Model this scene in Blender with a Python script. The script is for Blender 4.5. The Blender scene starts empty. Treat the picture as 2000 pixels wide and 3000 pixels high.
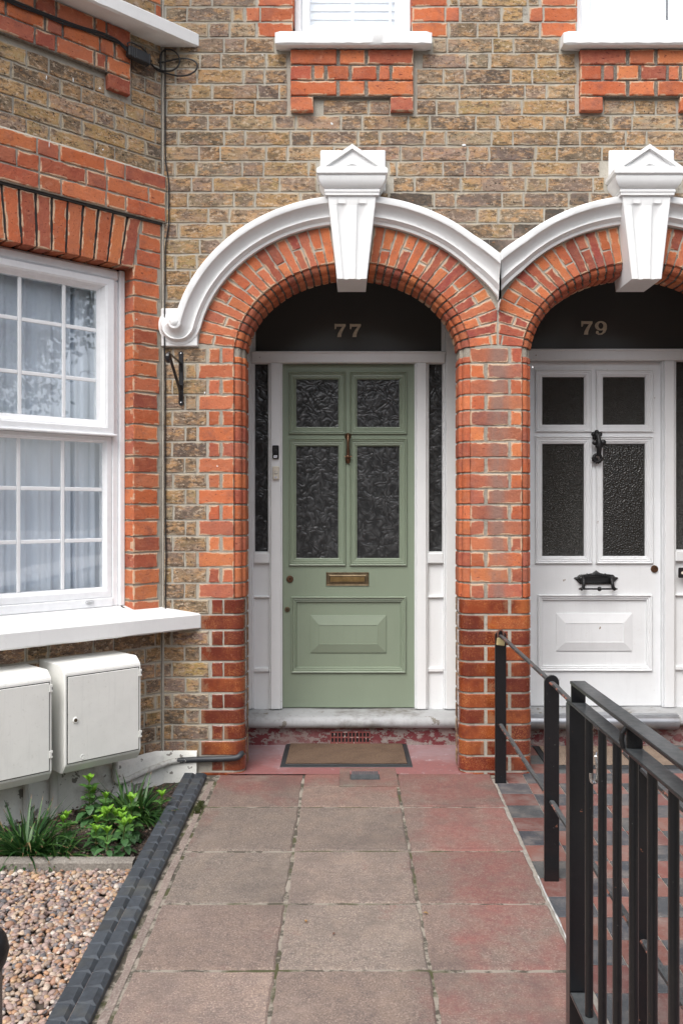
import bpy, bmesh, math, random
from math import sin, cos, pi, sqrt, radians
from mathutils import Vector, Matrix, noise
random.seed(7)
S = bpy.context.scene
COL = S.collection
# ---------------------------------------------------------------- camera, sky, sun, exposure
F, CX, CY, EYE = 2640.0, 1012.0, 1493.0, 1.34
cam_d = bpy.data.cameras.new('camera'); cam = bpy.data.objects.new('camera', cam_d); COL.objects.link(cam)
cam.location = (0, 0, EYE); cam.rotation_euler = (radians(90), 0, 0)
cam_d.sensor_fit = 'HORIZONTAL'; cam_d.sensor_width = 24.0; cam_d.lens = 24.0*F/2000
cam_d.shift_x = (1000-CX)/2000; cam_d.shift_y = (CY-1500)/2000
cam_d.clip_start = 0.05; cam_d.clip_end = 400
S.camera = cam
SUN_EL, SUN_ROT = radians(52), radians(205)
W = bpy.data.worlds.new('World'); S.world = W; W.use_nodes = True
nt = W.node_tree; nt.nodes.clear()
sky = nt.nodes.new('ShaderNodeTexSky'); sky.sky_type = 'NISHITA'; sky.sun_disc = False
sky.sun_elevation = SUN_EL; sky.sun_rotation = SUN_ROT; sky.air_density = 1.0; sky.dust_density = 4.0; sky.ozone_density = 1.0
hs = nt.nodes.new('ShaderNodeHueSaturation'); hs.inputs['Saturation'].default_value = 0.36
bg = nt.nodes.new('ShaderNodeBackground'); bg.inputs['Strength'].default_value = 0.15
wo = nt.nodes.new('ShaderNodeOutputWorld')
nt.links.new(sky.outputs[0], hs.inputs['Color']); nt.links.new(hs.outputs[0], bg.inputs['Color']); nt.links.new(bg.outputs[0], wo.inputs['Surface'])
sun_d = bpy.data.lights.new('sun', 'SUN'); sun_d.energy = 1.0; sun_d.angle = radians(40); sun_d.color = (1.0, 0.98, 0.95)
sun = bpy.data.objects.new('sun', sun_d); COL.objects.link(sun)
_sd = Vector((-0.30, -0.62, 0.95)).normalized()      # direction towards the sun: street side, a little left
sun.rotation_euler = _sd.to_track_quat('Z', 'Y').to_euler()
sky.sun_elevation = math.asin(_sd.z); sky.sun_rotation = math.atan2(_sd.x, _sd.y)
vs = S.view_settings; vs.view_transform = 'Standard'; vs.look = 'None'; vs.gamma = 1.0; vs.use_curve_mapping = False
vs.exposure = 0.87
try:
    S.cycles.max_bounces = 8; S.cycles.transparent_max_bounces = 12; S.cycles.use_denoising = True
except Exception: pass

# ---------------------------------------------------------------- plan of the place
YW, YD = 4.566, 5.20                 # house wall face, door leaf face (metres from the camera)
K = YW/F
def PX(px, Y=YW): return (px-CX)*Y/F
def PZ(py, Y=YW): return EYE+(CY-py)*Y/F
SL = 0.0284
def gz(Y): return SL*(Y-YW)          # the front path rises towards the house
def GY(py): return 1.47*F/(py-1418.0)  # depth of a ground point seen at that row
A0, B0, ZS = 0.598, 0.474, 2.1217    # arch: half width, rise, springing height
C77, C79, XV = 0.0337, 1.4925, 0.7715
def clerp(a, b, t): return a+(b-a)*t
def zc(j):                            # height of the j-th bed joint
    if j <= 17: return .887+.0797*j
    if j <= 27: return 2.2419+.0787*(j-17)
    return 3.0289+.0784*(j-27)

# ---------------------------------------------------------------- mesh collector
class MB:
    def __init__(s): s.v=[]; s.f=[]; s.c=[]; s.m=[]
    def vert(s, p): s.v.append((p[0],p[1],p[2])); return len(s.v)-1
    def face(s, idx, col=(1,1,1,1), m=0):
        s.f.append(tuple(idx)); s.m.append(m)
        s.c.append(col if isinstance(col[0], (tuple, list)) else [col]*len(idx))
    def grid(s, rows, col=(1,1,1,1), m=0, cu=False, cv=False, flip=False, cf=None):
        ids=[[s.vert(p) for p in r] for r in rows]
        R=len(ids); Cn=len(ids[0])
        for i in range(R if cv else R-1):
            for j in range(Cn if cu else Cn-1):
                a,b,c,d=ids[i][j],ids[i][(j+1)%Cn],ids[(i+1)%R][(j+1)%Cn],ids[(i+1)%R][j]
                q=(a,d,c,b) if flip else (a,b,c,d)
                if cf:
                    k4=[(i,j),(i,(j+1)%Cn),((i+1)%R,(j+1)%Cn),((i+1)%R,j)]
                    if flip: k4=[k4[0],k4[3],k4[2],k4[1]]
                    s.face(q,[cf(*k) for k in k4],m)
                else: s.face(q,col,m)
        return ids
    def box(s, x0,x1,y0,y1,z0,z1, col=(1,1,1,1), m=0, f=None, bev=0.0):
        if x1<x0: x0,x1=x1,x0
        if y1<y0: y0,y1=y1,y0
        if z1<z0: z0,z1=z1,z0
        f=f or (lambda a,b,c:(a,b,c))
        b=min(bev,(x1-x0)*.3,(y1-y0)*.3,(z1-z0)*.3)
        if b<=0:
            p=[s.vert(f(x,y,z)) for z in (z0,z1) for y in (y0,y1) for x in (x0,x1)]
            for q in ((0,2,3,1),(4,5,7,6),(0,1,5,4),(2,6,7,3),(0,4,6,2),(1,3,7,5)): s.face([p[i] for i in q],col,m)
            return
        ids={}
        X=(x0,x1);Y=(y0,y1);Z=(z0,z1)
        for i in (0,1):
            for j in (0,1):
                for k in (0,1):
                    sx,sy,sz=(1-2*i)*b,(1-2*j)*b,(1-2*k)*b
                    ids[i,j,k,0]=s.vert(f(X[i],Y[j]+sy,Z[k]+sz)); ids[i,j,k,1]=s.vert(f(X[i]+sx,Y[j],Z[k]+sz)); ids[i,j,k,2]=s.vert(f(X[i]+sx,Y[j]+sy,Z[k]))
        g=lambda *a: ids[a]
        for i in (0,1):
            s.face([g(i,0,0,0),g(i,0,1,0),g(i,1,1,0),g(i,1,0,0)],col,m)
            s.face([g(0,i,0,1),g(1,i,0,1),g(1,i,1,1),g(0,i,1,1)],col,m)
            s.face([g(0,0,i,2),g(0,1,i,2),g(1,1,i,2),g(1,0,i,2)],col,m)
            for j in (0,1):
                s.face([g(0,i,j,1),g(1,i,j,1),g(1,i,j,2),g(0,i,j,2)],col,m)
                s.face([g(i,0,j,0),g(i,1,j,0),g(i,1,j,2),g(i,0,j,2)],col,m)
                s.face([g(i,j,0,0),g(i,j,1,0),g(i,j,1,1),g(i,j,0,1)],col,m)
                for k in (0,1): s.face([g(i,j,k,0),g(i,j,k,1),g(i,j,k,2)],col,m)
    def tube(s, path, r, n=10, col=(1,1,1,1), m=0, caps=True, closed=False, flat=None):
        P_=[Vector(p) for p in path]; N=len(P_); rows=[]; up=None
        for i,p in enumerate(P_):
            a=P_[(i-1)%N] if (i>0 or closed) else p; b=P_[(i+1)%N] if (i<N-1 or closed) else p
            t=(b-a).normalized()
            if up is None:
                up=Vector((0,0,1)) if abs(t.z)<.9 else Vector((0,1,0))
            sd=t.cross(up).normalized(); u2=sd.cross(t).normalized(); up=u2
            rr=r[i] if isinstance(r,(list,tuple)) else r
            fl=flat or (1,1)
            rows.append([p+sd*rr*fl[0]*cos(2*pi*k/n)+u2*rr*fl[1]*sin(2*pi*k/n) for k in range(n)])
        ids=s.grid(rows,col,m,cu=True,cv=closed)
        if caps and not closed:
            s.face(ids[0],col,m); s.face(ids[-1][::-1],col,m)
    def lathe(s, prof, n=24, f=None, col=(1,1,1,1), m=0):   # prof: (radius, height) ; f maps (x,y,h)
        f=f or (lambda a,b,c:(a,b,c))
        rows=[[f(r*cos(2*pi*k/n),r*sin(2*pi*k/n),h) for k in range(n)] for r,h in prof]
        s.grid(rows,col,m,cu=True)
    def ball(s, c, r, n=12, col=(1,1,1,1), m=0, sc=(1,1,1)):
        rows=[]
        for i in range(n//2+1):
            a=pi*i/(n//2); rr=max(sin(a),1e-3)
            rows.append([(c[0]+r*sc[0]*rr*cos(2*pi*k/n),c[1]+r*sc[1]*rr*sin(2*pi*k/n),c[2]+r*sc[2]*cos(a)) for k in range(n)])
        s.grid(rows,col,m,cu=True,flip=True)
    def build(s, name, mats, parent=None, smooth=False, recalc=True):
        me=bpy.data.meshes.new(name); me.from_pydata(s.v,[],s.f)
        mats=mats if isinstance(mats,(list,tuple)) else [mats]
        for mt in mats: me.materials.append(mt)
        if len(mats)>1: me.polygons.foreach_set('material_index',s.m)
        at=me.color_attributes.new('Col','FLOAT_COLOR','CORNER')
        flat=[]
        for cs in s.c:
            for c in cs: flat.extend(c if len(c)==4 else (*c,1))
        at.data.foreach_set('color',flat)
        if recalc:
            bm=bmesh.new(); bm.from_mesh(me); bmesh.ops.recalc_face_normals(bm,faces=bm.faces); bm.to_mesh(me); bm.free()
        if smooth:
            me.polygons.foreach_set('use_smooth',[True]*len(me.polygons))
            try: me.set_sharp_from_angle(angle=radians(smooth if smooth is not True else 40))
            except Exception: pass
        o=bpy.data.objects.new(name,me); COL.objects.link(o)
        if parent:
            o.parent=parent
            o.matrix_parent_inverse=world_of(parent).inverted()
        return o
def world_of(o):
    m=o.matrix_basis.copy()
    if o.parent: m=world_of(o.parent)@o.matrix_parent_inverse@m
    return m
def tag(o, label=None, cat=None, group=None, kind=None):
    if label: o['label']=label
    if cat: o['category']=cat
    if group: o['group']=group
    if kind: o['kind']=kind
    return o
def empty(name, loc, label, cat, group=None):
    o=bpy.data.objects.new(name,None); COL.objects.link(o); o.location=loc; o.empty_display_size=.1
    return tag(o,label,cat,group)

# ---------------------------------------------------------------- materials
class NT:
    def __init__(s, name):
        s.m=bpy.data.materials.new(name); s.m.use_nodes=True; s.t=s.m.node_tree; s.t.nodes.clear()
        s.out=s.t.nodes.new('ShaderNodeOutputMaterial'); s.b=s.t.nodes.new('ShaderNodeBsdfPrincipled')
        s.t.links.new(s.b.outputs[0],s.out.inputs['Surface'])
        s._tc=None
    def n(s,k,**kw):
        x=s.t.nodes.new(k)
        for a,b in kw.items():
            if a in ('op',): x.operation=b
            elif a=='blend': x.blend_type=b
            elif hasattr(x,a): setattr(x,a,b)
        return x
    def l(s,a,b): s.t.links.new(a,b)
    @property
    def tc(s):
        if not s._tc: s._tc=s.n('ShaderNodeTexCoord')
        return s._tc.outputs['Object']
    def set(s, **kw):
        for k,v in kw.items():
            i=s.b.inputs[k.replace('_',' ')]
            if hasattr(v,'links'): s.l(v,i)
            else: i.default_value=v
    def val(s,x,i):
        if hasattr(x,'links'): s.l(x,i)
        else: i.default_value=x
    def noise(s, scale, detail=4, rough=.55, vec=None, dist=0):
        x=s.n('ShaderNodeTexNoise'); x.inputs['Scale'].default_value=scale; x.inputs['Detail'].default_value=detail
        x.inputs['Roughness'].default_value=rough; x.inputs['Distortion'].default_value=dist
        s.l(vec or s.tc,x.inputs['Vector']); return x.outputs[0]
    def vor(s, scale, vec=None, feat='F1', out=0, rnd=1):
        x=s.n('ShaderNodeTexVoronoi'); x.feature=feat; x.inputs['Scale'].default_value=scale; x.inputs['Randomness'].default_value=rnd
        s.l(vec or s.tc,x.inputs['Vector']); return x.outputs[out]
    def mapv(s, scale=(1,1,1), rot=(0,0,0), vec=None):
        x=s.n('ShaderNodeMapping'); x.inputs['Scale'].default_value=scale; x.inputs['Rotation'].default_value=rot
        s.l(vec or s.tc,x.inputs['Vector']); return x.outputs[0]
    def ramp(s, fac, a, b, ca=0., cb=1.):
        x=s.n('ShaderNodeMapRange'); x.clamp=True
        for i,v in enumerate((fac,a,b,ca,cb)): s.val(v,x.inputs[i])
        return x.outputs[0]
    def math(s,op,a,b=0.,c=None):
        x=s.n('ShaderNodeMath'); x.operation=op; s.val(a,x.inputs[0]); s.val(b,x.inputs[1])
        if c is not None: s.val(c,x.inputs[2])
        return x.outputs[0]
    def mix(s, fac, a, b, blend='MIX'):
        x=s.n('ShaderNodeMix'); x.data_type='RGBA'; x.blend_type=blend
        fi=x.inputs[0]; s.val(fac,fi)
        for v,i in ((a,6),(b,7)):
            if hasattr(v,'links'): s.l(v,x.inputs[i])
            else: x.inputs[i].default_value=(*v,1) if len(v)==3 else v
        return x.outputs[2]
    def att(s):
        x=s.n('ShaderNodeAttribute'); x.attribute_name='Col'; return x
    def bump(s, h, strength=.5, dist=.002, nrm=None):
        x=s.n('ShaderNodeBump'); x.inputs['Strength'].default_value=strength; x.inputs['Distance'].default_value=dist
        s.l(h,x.inputs['Height'])
        if nrm: s.l(nrm,x.inputs['Normal'])
        return x.outputs[0]
    def sep(s, vec=None):
        x=s.n('ShaderNodeSeparateXYZ'); s.l(vec or s.tc,x.inputs[0]); return x.outputs

def brick_mat(name, kind):
    T=NT(name); a=T.att(); col=a.outputs['Color']; al=a.outputs['Alpha']
    n1=T.noise(16,5,.65); n2=T.noise(70,4,.6); n3=T.noise(260,3,.6)
    c=T.mix(1.,col,(1,1,1),'MULTIPLY')
    if kind=='stock':
        lum=T.ramp(T.sep(col)[0],.06,.15)
        c=T.mix(T.math('MULTIPLY',lum,T.ramp(T.noise(17,6,.78,T.mapv((1,1,2.2))),.49,.58,0,.85)),c,(.47,.282,.14))
        c=T.mix(T.ramp(T.noise(14,7,.80,T.mapv((1,1,2.6))),.50,.58,0,.85),c,(.090,.066,.048))
        c=T.mix(T.math('MULTIPLY',lum,T.ramp(T.noise(42,5,.8,T.mapv((1,1,1.7))),.54,.61,0,.8)),c,(.54,.43,.32))
        c=T.mix(T.ramp(T.noise(6,3,.6),.52,.66,0,.45),c,(.27,.20,.17))
        c=T.mix(T.ramp(T.noise(30,3,.6,T.mapv((1,1,3))),.62,.70,0,.5),c,(.42,.17,.06))
        pit=T.ramp(T.noise(85,3,.6),.63,.67)
        c=T.mix(pit,c,(.035,.028,.022))
        edge_lo,edge_hi,smear=.25,.75,(.42,.36,.27)
    elif kind=='red':
        c=T.mix(T.ramp(n1,.44,.70,0,.55),c,(.50,.165,.085))
        c=T.mix(T.ramp(T.noise(9,5,.7),.52,.70,0,.60),c,(.22,.09,.072))
        c=T.mix(T.ramp(T.noise(21,5,.7,T.mapv((1,1,2))),.54,.68,0,.45),c,(.46,.20,.13))
        c=T.mix(T.ramp(T.noise(38,4,.7),.60,.72,0,.45),c,(.62,.27,.15))
        pit=T.ramp(T.noise(90,2,.5,T.mapv((.5,1,1.5))),.67,.71)
        c=T.mix(pit,c,(.16,.04,.03))
        if name.endswith('worn'):
            o_=T.sep(); band=T.ramp(T.math('ABSOLUTE',T.math('SUBTRACT',o_[0],.775)),.075,.02); wm=T.math('MULTIPLY',band,T.ramp(T.noise(5,5,.65,T.mapv((1.6,1,.5))),.30,.50)); c=T.mix(T.math('MULTIPLY',wm,.72),c,(.235,.165,.14))
        edge_lo,edge_hi,smear=.20,.70,(.58,.42,.29)
    else:
        sp=T.noise(210,2,.6)
        c=T.mix(T.math('MULTIPLY',T.ramp(sp,.51,.60,0,.8),T.ramp(T.noise(7,3,.6),.38,.58)),c,(.46,.18,.06))
        c=T.mix(T.ramp(T.noise(8,3,.6),.44,.64,0,.80),c,(.11,.018,.010))
        c=T.mix(T.ramp(n2,.62,.75,0,.4),c,(.42,.12,.04))
        edge_lo,edge_hi,smear=.2,.6,(.30,.17,.10)
    # pale lime left on the worn arrises
    e=T.math('ADD',T.math('ADD',al,T.math('MULTIPLY',T.math('SUBTRACT',n2,.5),1.5)),T.math('MULTIPLY',T.math('SUBTRACT',T.noise(9,3,.6),.42),6.0))
    ef=T.ramp(e,edge_hi,edge_lo,0,.85 if kind!='glazed' else .5)
    ef=T.math('MULTIPLY',ef,T.ramp(al,.97,.45))
    c=T.mix(ef,c,smear)
    br=T.math('ADD',T.math('MULTIPLY',n3,.5),.76)
    cm=T.n('ShaderNodeCombineColor'); T.l(br,cm.inputs[0]);T.l(br,cm.inputs[1]);T.l(br,cm.inputs[2])
    c=T.mix(1.,c,cm.outputs[0],'MULTIPLY')
    if kind=='glazed':
        T.set(Base_Color=c,Roughness=T.ramp(n2,.3,.7,.12,.3)); T.b.inputs['Coat Weight'].default_value=.5; T.b.inputs['Coat Roughness'].default_value=.08
        T.set(Normal=T.bump(T.math('ADD',T.math('MULTIPLY',sp,.25),T.noise(22,3)),.5,.0025))
    else:
        T.set(Base_Color=c,Roughness=.9); T.b.inputs['Specular IOR Level'].default_value=.25
        h=T.math('ADD',T.math('MULTIPLY',n1,1.2),T.math('ADD',T.math('MULTIPLY',n2,.8),T.math('MULTIPLY',n3,.35)))
        if kind=='stock': h=T.math('SUBTRACT',h,T.math('MULTIPLY',pit,.6))
        T.set(Normal=T.bump(h,.9,.006 if kind=='stock' else .004))
    return T.m
def mortar_mat(name, c0=(.44,.41,.35), c1=(.34,.315,.265), dark=False):
    T=NT(name); n1=T.noise(6,5,.65); n2=T.noise(120,4,.7)
    c=T.mix(T.ramp(n1,.35,.65),c0,c1)
    c=T.mix(T.ramp(n2,.45,.7,0,.5),c,(.44,.41,.36))
    c=T.mix(T.ramp(T.noise(18,5,.7),.60,.70,0,.6),c,(.12,.11,.095))
    T.set(Base_Color=c,Roughness=.95,Normal=T.bump(T.math('ADD',n2,T.noise(30,3)),.7,.004)); return T.m
def paint_mat(name, col, dirt=.25, rough=.45, dcol=(.32,.31,.28), bumps=.25, scale=1.0, chips=None, chipcol=(.3,.1,.05), chip_lo=.66, grime=0):
    T=NT(name); n1=T.noise(5*scale,5,.65); n2=T.noise(45*scale,4,.7)
    c=T.mix(T.ramp(n1,.42,.72,0,dirt),col,tuple(x*.80 for x in col))
    c=T.mix(T.ramp(n2,.60,.78,0,dirt*.8),c,dcol)
    c=T.mix(T.ramp(T.noise(9,4,.6,T.mapv((6,6,.5))),.55,.8,0,dirt*.7),c,tuple(x*.72 for x in col))
    if chips:
        cf=T.ramp(T.noise(chips,5,.6),chip_lo,chip_lo+.015); c=T.mix(cf,c,chipcol)
    if grime:
        c=T.mix(T.ramp(T.noise(3.2,5,.7),.50,.66,0,grime),c,dcol)
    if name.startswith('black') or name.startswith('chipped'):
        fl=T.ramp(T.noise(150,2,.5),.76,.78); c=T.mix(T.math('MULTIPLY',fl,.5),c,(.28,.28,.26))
        g=T.n('ShaderNodeNewGeometry'); up=T.ramp(T.sep(g.outputs['Normal'])[2],.6,.95); up=T.math('MULTIPLY',up,T.ramp(n1,.2,.6,.6,1))   # grey of the reflected sky painted into the upward faces
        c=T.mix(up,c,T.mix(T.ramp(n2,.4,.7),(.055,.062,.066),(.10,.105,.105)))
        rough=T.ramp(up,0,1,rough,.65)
    T.set(Base_Color=c,Roughness=rough,Normal=T.bump(T.math('ADD',T.math('MULTIPLY',n2,.4),T.noise(14*scale,3)),bumps,.003)); return T.m
def plain_mat(name, col, rough=.5, metal=0., bump=0, bscale=60, var=.2, spec=None, var_scale=30):
    T=NT(name); n=T.noise(var_scale,4,.6)
    c=T.mix(T.ramp(n,.35,.7,0,1),tuple(min(1,x*(1+var)) for x in col),tuple(x*(1-var) for x in col))
    T.set(Base_Color=c,Roughness=rough,Metallic=metal)
    if spec is not None: T.b.inputs['Specular IOR Level'].default_value=spec
    if bump: T.set(Normal=T.bump(T.noise(bscale,4,.6),bump,.003))
    return T.m
def col_mat(name, rough=.6, bump=.3, bscale=80, spec=.4, sss=None):
    T=NT(name); a=T.att(); n=T.noise(bscale,3)
    c=T.mix(T.ramp(n,.3,.7,0,.6),a.outputs['Color'],T.mix(1.,a.outputs['Color'],(.72,.72,.72),'MULTIPLY'))
    T.set(Base_Color=c,Roughness=rough,Normal=T.bump(n,bump,.002)); T.b.inputs['Specular IOR Level'].default_value=spec
    return T.m
M={}
M['stock']=brick_mat('stock_brick','stock'); M['red']=brick_mat('red_brick','red'); M['redworn']=brick_mat('red_brick_worn','red'); M['glazed']=brick_mat('glazed_brick','glazed')
M['mortar']=mortar_mat('mortar'); M['mortar_dark']=mortar_mat('mortar_dark',(.19,.165,.135),(.10,.09,.078))
M['white']=paint_mat('white_masonry_paint',(.80,.81,.81),.24,.55,(.50,.47,.42),.4)
M['joinery']=paint_mat('white_gloss_paint',(.81,.83,.84),.2,.35,(.45,.43,.40),.06,1.0,26,(.30,.27,.24),.735)
M['joinery_old']=paint_mat('old_white_paint',(.75,.77,.785),.30,.4,(.50,.46,.38),.08,1.0,19,(.26,.20,.15),.71)
M['upvc']=plain_mat('upvc',(.87,.89,.91),.25,var=.03)
M['green']=paint_mat('sage_green_paint',(.235,.285,.212),.22,.34,(.28,.30,.25),.05)
M['step']=paint_mat('worn_painted_stone',(.40,.41,.42),.9,.8,(.17,.16,.145),.9,.6,13,(.20,.185,.16),.64,1.0)
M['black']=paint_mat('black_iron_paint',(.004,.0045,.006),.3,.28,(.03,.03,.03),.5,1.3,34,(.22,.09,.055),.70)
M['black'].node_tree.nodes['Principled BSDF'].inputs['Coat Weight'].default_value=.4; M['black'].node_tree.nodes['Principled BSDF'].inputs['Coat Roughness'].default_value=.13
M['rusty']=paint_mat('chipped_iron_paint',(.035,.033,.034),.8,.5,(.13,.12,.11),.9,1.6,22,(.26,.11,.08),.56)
M['black_clean']=plain_mat('black_metal',(.012,.012,.014),.35,var=.2)
M['bronze']=plain_mat('aged_bronze',(.16,.09,.055),.38,.85,.3,90,.35)
M['brass']=plain_mat('aged_brass',(.34,.23,.10),.36,.85,.3,60,.3)
M['brass_dull']=plain_mat('dull_brass',(.17,.13,.08),.42,.8,.3,60,.3)
M['cast']=plain_mat('black_cast_iron',(.012,.012,.013),.38,.2,.6,140,.2)
M['chrome']=plain_mat('chrome',(.6,.6,.6),.15,1.0,.2,50,.3)
M['steel']=plain_mat('brushed_zinc',(.30,.31,.33),.34,.75,.2,50,.25,var_scale=5)
M['rubber']=plain_mat('rubber',(.020,.022,.025),.6,0,.3)
M['cable']=plain_mat('black_cable',(.012,.012,.013),.45)
M['dark']=plain_mat('dark_interior',(.012,.012,.012),.9)
M['plastic_w']=plain_mat('cream_plastic',(.68,.64,.54),.4,var=.05)
M['cream']=plain_mat('cream_numeral_paint',(.72,.64,.50),.6,var=.15,var_scale=80)
M['ink']=plain_mat('blue_ink',(.03,.07,.25),.5)
M['paper']=plain_mat('paper_label',(.75,.77,.80),.6,var=.02)
M['plaster']=plain_mat('plaster',(.35,.32,.28),.9)
def window_glass():
    T=NT('window_glass'); t=T.t; t.nodes.remove(T.b)
    tr=T.n('ShaderNodeBsdfTransparent'); tr.inputs[0].default_value=(.985,.995,1,1)
    gl=T.n('ShaderNodeBsdfGlossy'); gl.inputs['Roughness'].default_value=.01; gl.inputs['Color'].default_value=(1,1,1,1)
    T.l(T.bump(T.noise(2.5,2),.04,.02),gl.inputs['Normal'])
    lw=T.n('ShaderNodeLayerWeight'); lw.inputs[0].default_value=.5
    fr=T.math('ADD',T.math('MULTIPLY',T.math('POWER',lw.outputs['Facing'],4.),.6),.135)
    mx=T.n('ShaderNodeMixShader'); T.l(fr,mx.inputs[0]); T.l(tr.outputs[0],mx.inputs[1]); T.l(gl.outputs[0],mx.inputs[2])
    T.l(mx.outputs[0],T.out.inputs['Surface']); return T.m
M['glass']=window_glass()
def leaf_glass():                       # figured glass with swirling leaf shapes, a dark hall behind
    T=NT('figured_glass')
    w=T.n('ShaderNodeTexNoise'); w.inputs['Scale'].default_value=13; w.inputs['Detail'].default_value=1; T.l(T.tc,w.inputs['Vector'])
    va=T.n('ShaderNodeVectorMath'); va.operation='SCALE'; T.l(w.outputs['Color'],va.inputs[0]); va.inputs['Scale'].default_value=.10
    vb=T.n('ShaderNodeVectorMath'); vb.operation='ADD'; T.l(T.tc,vb.inputs[0]); T.l(va.outputs[0],vb.inputs[1])
    v1=T.vor(44,T.mapv((1.0,1,.32),(0,.35,0),vb.outputs[0])); v2=T.vor(40,T.mapv((.40,1,1.1),(0,-.9,0),vb.outputs[0]))
    h=T.math('MAXIMUM',T.math('SUBTRACT',.5,v1),T.math('SUBTRACT',.46,v2))
    h2=T.math('ADD',h,T.math('MULTIPLY',T.noise(22,2,.5,vb.outputs[0]),.8))
    T.set(Base_Color=T.mix(T.ramp(h2,.35,.75),(.022,.023,.024),(.060,.062,.064)),Roughness=.27,Normal=T.bump(h2,.8,.0050)); T.b.inputs['Specular IOR Level'].default_value=.5
    return T.m
M['leafglass']=leaf_glass()
def hammered_glass(name,scale,st,base=(.016,.016,.014),rough=.12):
    T=NT(name); v=T.vor(scale,T.mapv((1,1,1.25)))
    T.set(Base_Color=(*base,1),Roughness=rough,Normal=T.bump(T.math('ADD',v,T.math('MULTIPLY',T.noise(scale*.4,2),.6)),st,.004)); T.b.inputs['Specular IOR Level'].default_value=.5
    return T.m
M['hammer']=hammered_glass('hammered_glass',95,1.0,(.018,.018,.016),.08); M['reeded']=hammered_glass('stippled_glass',170,1.0,(.02,.02,.017),.12)
M['fanlight']=hammered_glass('dark_fanlight_glass',9,.03,(.085,.085,.083),.25)
M['fanlight'].node_tree.nodes['Principled BSDF'].inputs['Specular IOR Level'].default_value=.5
def curtain_mat():
    T=NT('net_curtain')
    T.set(Base_Color=T.mix(T.noise(40,3,.6,T.mapv((1,1,.15))),(.74,.81,.90),(.84,.90,.97)),Roughness=.9); return T.m
M['curtain']=curtain_mat()

# ---------------------------------------------------------------- brick laying
STOCK=[(.40,.26,.12),(.27,.185,.10),(.35,.235,.115),(.22,.16,.105),(.30,.20,.10),(.25,.19,.13),(.17,.125,.09),(.38,.26,.125),(.28,.20,.145),(.19,.145,.11),(.33,.24,.14),(.32,.21,.15),(.20,.14,.085),(.13,.10,.08),(.36,.28,.19)]
REDS=[(.46,.125,.05),(.50,.145,.06),(.42,.11,.05),(.47,.15,.075),(.36,.095,.055),(.45,.14,.07),(.52,.16,.065),(.30,.085,.055),(.55,.18,.075),(.38,.12,.075)]
GLZ=[(.25,.058,.018),(.18,.034,.014),(.12,.021,.012),(.29,.075,.022),(.16,.028,.013),(.22,.048,.016),(.14,.024,.013)]
def vary(c,a=.12):
    k=1+random.uniform(-a,a); return tuple(max(0,x*k*(1+random.uniform(-.04,.04))) for x in c)
def area(p):
    return .5*sum(p[i][0]*p[(i+1)%len(p)][1]-p[(i+1)%len(p)][0]*p[i][1] for i in range(len(p)))
def clip(poly, nx, ny, c):              # keep nx*x+ny*y >= c
    out=[]
    for i in range(len(poly)):
        a=poly[i]; b=poly[(i+1)%len(poly)]
        da=nx*a[0]+ny*a[1]-c; db=nx*b[0]+ny*b[1]-c
        if da>=0: out.append(a)
        if (da<0)!=(db<0):
            t=da/(da-db); out.append((a[0]+(b[0]-a[0])*t,a[1]+(b[1]-a[1])*t))
    return out
def inset(poly,d):                      # convex, counter-clockwise
    n=len(poly); res=[]
    for i in range(n):
        p0,p1,p2=poly[i-1],poly[i],poly[(i+1)%n]
        e1=(p1[0]-p0[0],p1[1]-p0[1]); e2=(p2[0]-p1[0],p2[1]-p1[1])
        l1=math.hypot(*e1) or 1e-9; l2=math.hypot(*e2) or 1e-9
        n1=(-e1[1]/l1,e1[0]/l1); n2=(-e2[1]/l2,e2[0]/l2)
        bx,by=n1[0]+n2[0],n1[1]+n2[1]; bl=bx*bx+by*by
        if bl<.2: bl=.2
        res.append((p1[0]+bx*2*d/bl,p1[1]+by*2*d/bl))
    return res
def subdiv(poly,step,j):
    out=[]; n=len(poly)
    for i in range(n):
        a=poly[i]; b=poly[(i+1)%n]; L=math.hypot(b[0]-a[0],b[1]-a[1]); k=max(1,int(L/step))
        for q in range(k):
            t=q/k; out.append((a[0]+(b[0]-a[0])*t+random.uniform(-j,j),a[1]+(b[1]-a[1])*t+random.uniform(-j,j)))
    return out
def brick(mb, poly, f, col, m=0, depth=.03, bev=.0025, jit=.0017, proud=0.0, step=.022):
    if len(poly)<3: return
    if area(poly)<0: poly=poly[::-1]
    if area(poly)<3e-4: return
    w=min(max(p[0] for p in poly)-min(p[0] for p in poly), max(p[1] for p in poly)-min(p[1] for p in poly))
    if w<.014: return
    # drop near-duplicate corners
    q=[p for i,p in enumerate(poly) if math.hypot(p[0]-poly[i-1][0],p[1]-poly[i-1][1])>.004]
    if len(q)<3: return
    q=subdiv(q,step,jit)
    d0=-proud+random.uniform(-.0008,.0008)
    i1=inset(q,bev); i2=inset(q,min(.011,w*.3))
    n=len(q)
    B=[mb.vert(f(x,y,depth)) for x,y in q]
    O=[mb.vert(f(x,y,d0+bev*.9)) for x,y in q]
    A=[mb.vert(f(x,y,d0)) for x,y in i1]
    C=[mb.vert(f(x,y,d0-random.uniform(0,.0006))) for x,y in i2]
    c0=(*col,0.); c1=(*col,1.)
    for i in range(n):
        j=(i+1)%n
        mb.face((B[i],B[j],O[j],O[i]),[c0]*4,m)
        mb.face((O[i],O[j],A[j],A[i]),[c0]*4,m)
        mb.face((A[i],A[j],C[j],C[i]),[c0,c0,c1,c1],m)
    mb.face(C,[c1]*n,m)
def rect(a,b,c,d): return [(a,c),(b,c),(b,d),(a,d)]
G=.0095                                   # mortar gap
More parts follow.
